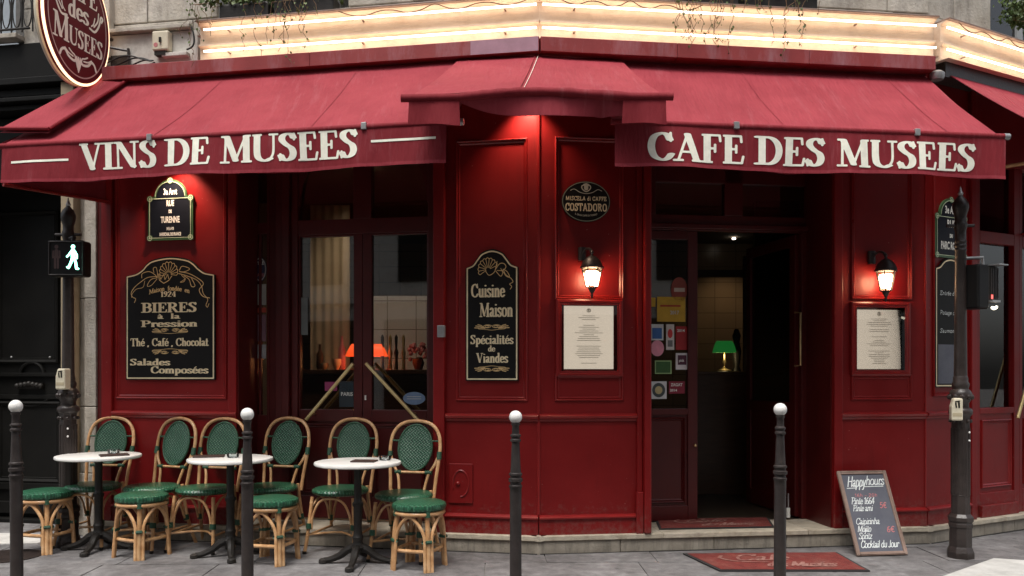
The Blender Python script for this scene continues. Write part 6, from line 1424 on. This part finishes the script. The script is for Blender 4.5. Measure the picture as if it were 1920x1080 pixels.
for s, xa, xb, y, h in (('Happy', .07, .52, .835, .085), ('hours', .52, .97, .855, .075), ('Pinte 1664', .07, .62, .605, .055), ('Pinte ami', .07, .54, .515, .050), ('Caipirinha', .06, .62, .345, .050), ('Mojito', .06, .38, .250, .050), ('Spritz', .05, .36, .160, .050), ('Cocktail du Jour', .04, .93, .050, .055)):
    L += text(s, fw + xa * W_, fw + xb * W_, fw + y * (BH - 2 * fw), h * .98, .046, .046, .34, -.08, True, False, True)
L += [line([(fw + .07 * W_, fw + .815 * (BH - 2 * fw)), (fw + .30 * W_, fw + .82 * (BH - 2 * fw))], .003), line([(fw + .50 * W_, fw + .835 * (BH - 2 * fw)), (fw + .93 * W_, fw + .838 * (BH - 2 * fw))], .003)]
obj('chalk_writing', field_mesh(L, .0022, lambda u, v: bd(u, v, .0128)), CHALK, cbd)
L = text('16h - 20h', fw + .20 * W_, fw + .74 * W_, fw + .70 * (BH - 2 * fw), .026, .07, .07, .2, 0, True, False) + text('5€', fw + .72 * W_, fw + .88 * W_, fw + .55 * (BH - 2 * fw), .045, .07, .07, .2, 0, True, False) + text('6€', fw + .74 * W_, fw + .92 * W_, fw + .24 * (BH - 2 * fw), .045, .07, .07, .2, 0, True, False)
obj('pink_chalk_writing', field_mesh(L, .0022, lambda u, v: bd(u, v, .0128)), CHALKR, cbd)
def mat_(corners, z, name, lab, border=.02, txt=True):
    t = thing(name, (sum(c[0] for c in corners) / 4, sum(c[1] for c in corners) / 4, z), lab, 'doormat')
    c_ = [Vector((*c, 0)) for c in corners]
    def mp(u, v, h=0): q = c_[0].lerp(c_[1], u).lerp(c_[3].lerp(c_[2], u), v); return Vector((q.x, q.y, z + h))
    obj('rubber_edge', hexa([mp(0, 0), mp(1, 0), mp(1, 1), mp(0, 1), mp(0, 0, .008), mp(1, 0, .008), mp(1, 1, .008), mp(0, 1, .008)]), RUBBER, t)
    e = border; obj('fibre_pile', thick(grid_surf(24, 12, lambda u, v: mp(e + (1 - 2 * e) * u, .03 + .94 * v, .011 + .0015 * math.sin(u * 17) * math.sin(v * 5))), (0, 0, .004)), MATM, t)
    L = text('Café', .22, .58, .50, .34, .032, .032, .25, -.05, True, False, True) + text('des Musées', .36, .82, .16, .26, .036, .036, .25, -.05, True, False, True) + [line(cr((.20, .78), (.16, .62), (.24, .44), (.42, .40)), .012)]
    obj('mat_lettering', field_mesh(L, .008, lambda u, v: mp(u, v, .0155)), MATL, t); return t
mat_([(1.41, 5.80), (2.43, 5.79), (2.43, 6.38), (1.27, 6.34)], .0035, 'doormat', 'red brown doormat with worn pale lettering on the pavement before the entrance step')
iz = lambda x, y: (lambda Y: (wx(x, Y), Y))(FPX * (EYE - ZS) / (y - HOR))
q0, q1, q2, q3 = iz(1236, 994), iz(1452, 990), iz(1440, 972), iz(1228, 975)
mat_([q0, q1, q2, q3], ZS + .002, 'doormat', 'red doormat lying on the stone threshold inside the entrance')

# ================================================================== IVY
def ivy(F, s0, s1, zt0, lab, drops, seed, dense=220):
    r = random.Random(seed); t = thing('ivy_plant', F.p((s0 + s1) / 2, .1, zt0), lab, 'ivy'); ms = MB(); ml = MB()
    def leaf(p, sz):
        d = Vector((r.gauss(0, 1), r.gauss(0, 1), r.gauss(0, .6))).normalized(); u = d.cross(Vector((0, 0, 1)) + Vector((r.random() * .3, 0, 0))).normalized(); w = d.cross(u)
        ml.add(([p - u * sz * .5, p - w * sz * .55 + d * sz * .1, p + u * sz * .5, p + w * sz * .7 + d * sz * .15], [(0, 1, 2, 3)]))
    for i in range(drops):
        s = s0 + (s1 - s0) * r.random(); L_ = r.uniform(.08, .40) if r.random() < .7 else r.uniform(.35, .52); p = [Vector(F.p(s, .10, zt0 + .12))]; k = max(3, int(L_ / .04))
        p.append(Vector(F.p(s, .24 + r.random() * .03, zt0 + .05)))
        for j in range(k): l_ = p[-1]; p.append(l_ + Vector((r.gauss(0, .017), r.gauss(0, .006), -.04)))
        ms.add(tube(p, .0022, 4))
        for q_ in p[1:]:
            for _ in range(r.choice((0, 1, 1, 2))): leaf(q_ + Vector((r.gauss(0, .014), -.01 + r.gauss(0, .01), r.gauss(0, .012))), r.uniform(.012, .024))
    for i in range(dense):
        leaf(F.p(r.uniform(s0, s1), .12 + r.gauss(0, .05), zt0 + .10 + abs(r.gauss(0, .11))), r.uniform(.02, .042))
    obj('vine', ms.vf, VINE, t); obj('foliage', ml.vf, LEAF, t); return t
ivy(LW, LW.S(385), LW.S(425), 4.16, 'small leafy ivy tuft hanging at the left end of the neon cove', 5, 3, 120)
ivy(LW, LW.S(425), LW.S(650), 4.13, 'ivy trailing over the left run of the neon cove', 15, 5, 1100)
ivy(RW, RW.S(1235), RW.S(1400), 4.12, 'denser ivy trailing over the middle of the right neon run', 22, 8, 900)
ivy(RW, RW.S(1400), RW.S(1522), 4.12, 'ivy strands hanging near the right end of the window above the entrance', 9, 9, 600)
ivy(TW, TW.S(1862), TW.S(1862) + 1.3, 4.2, 'dense green ivy at the upper right corner above the side street cove', 6, 12, 2200)
def planter(F, s0, s1, z, lab):
    t = thing('window_box', F.p((s0 + s1) / 2, .05, z), lab, 'planter'); obj('trough', fbox(F, s0, s1, .0, .16, z, z + .13), TABIRON, t, bevel=.01); obj('soil', fbox(F, s0 + .01, s1 - .01, .01, .15, z + .131, z + .14), MORTAR, t)
planter(LW, LW.S(430), LW.S(520), 4.10, 'dark window trough above the left neon run, left of the pair'); planter(LW, LW.S(530), LW.S(640), 4.10, 'dark window trough above the left neon run, right of the pair')
planter(RW, RW.S(1240), RW.S(1370), 4.10, 'dark window trough above the right neon run, left of the pair'); planter(RW, RW.S(1380), RW.S(1515), 4.10, 'dark window trough above the right neon run, right of the pair')

# ================================================================== ACROSS THE STREET (seen only as reflections in the glass)
OB = thing('opposite_building', (0, -9, 0), 'pale stone building across the street behind the camera', 'building')
fac = obj('facade_wall', box(-26, 26, -12, -9.3, -.1, 13), PLASTER, OB)
for zz in (3.4, 6.5, 9.6, 12.7): obj('cornice', box(-26, 26, -9.299, -9.0, zz, zz + .18), PLASTER, OB)
for k in range(4):
    for i in range(-8, 9):
        if k == 0: fbb = box(i * 3 - 1.0, i * 3 + 1.0, -9.29, -9.2, .1, 2.9)
        else: fbb = box(i * 3 - .55, i * 3 + .55, -9.29, -9.24, .9 + k * 3.1, 2.9 + k * 3.1)
        obj('window', fbb, BLACKD, OB)
tag(obj('far_pavement', box(-40, 40, -9.3, -7.0, -.15, 0), PAVE), kind='structure')
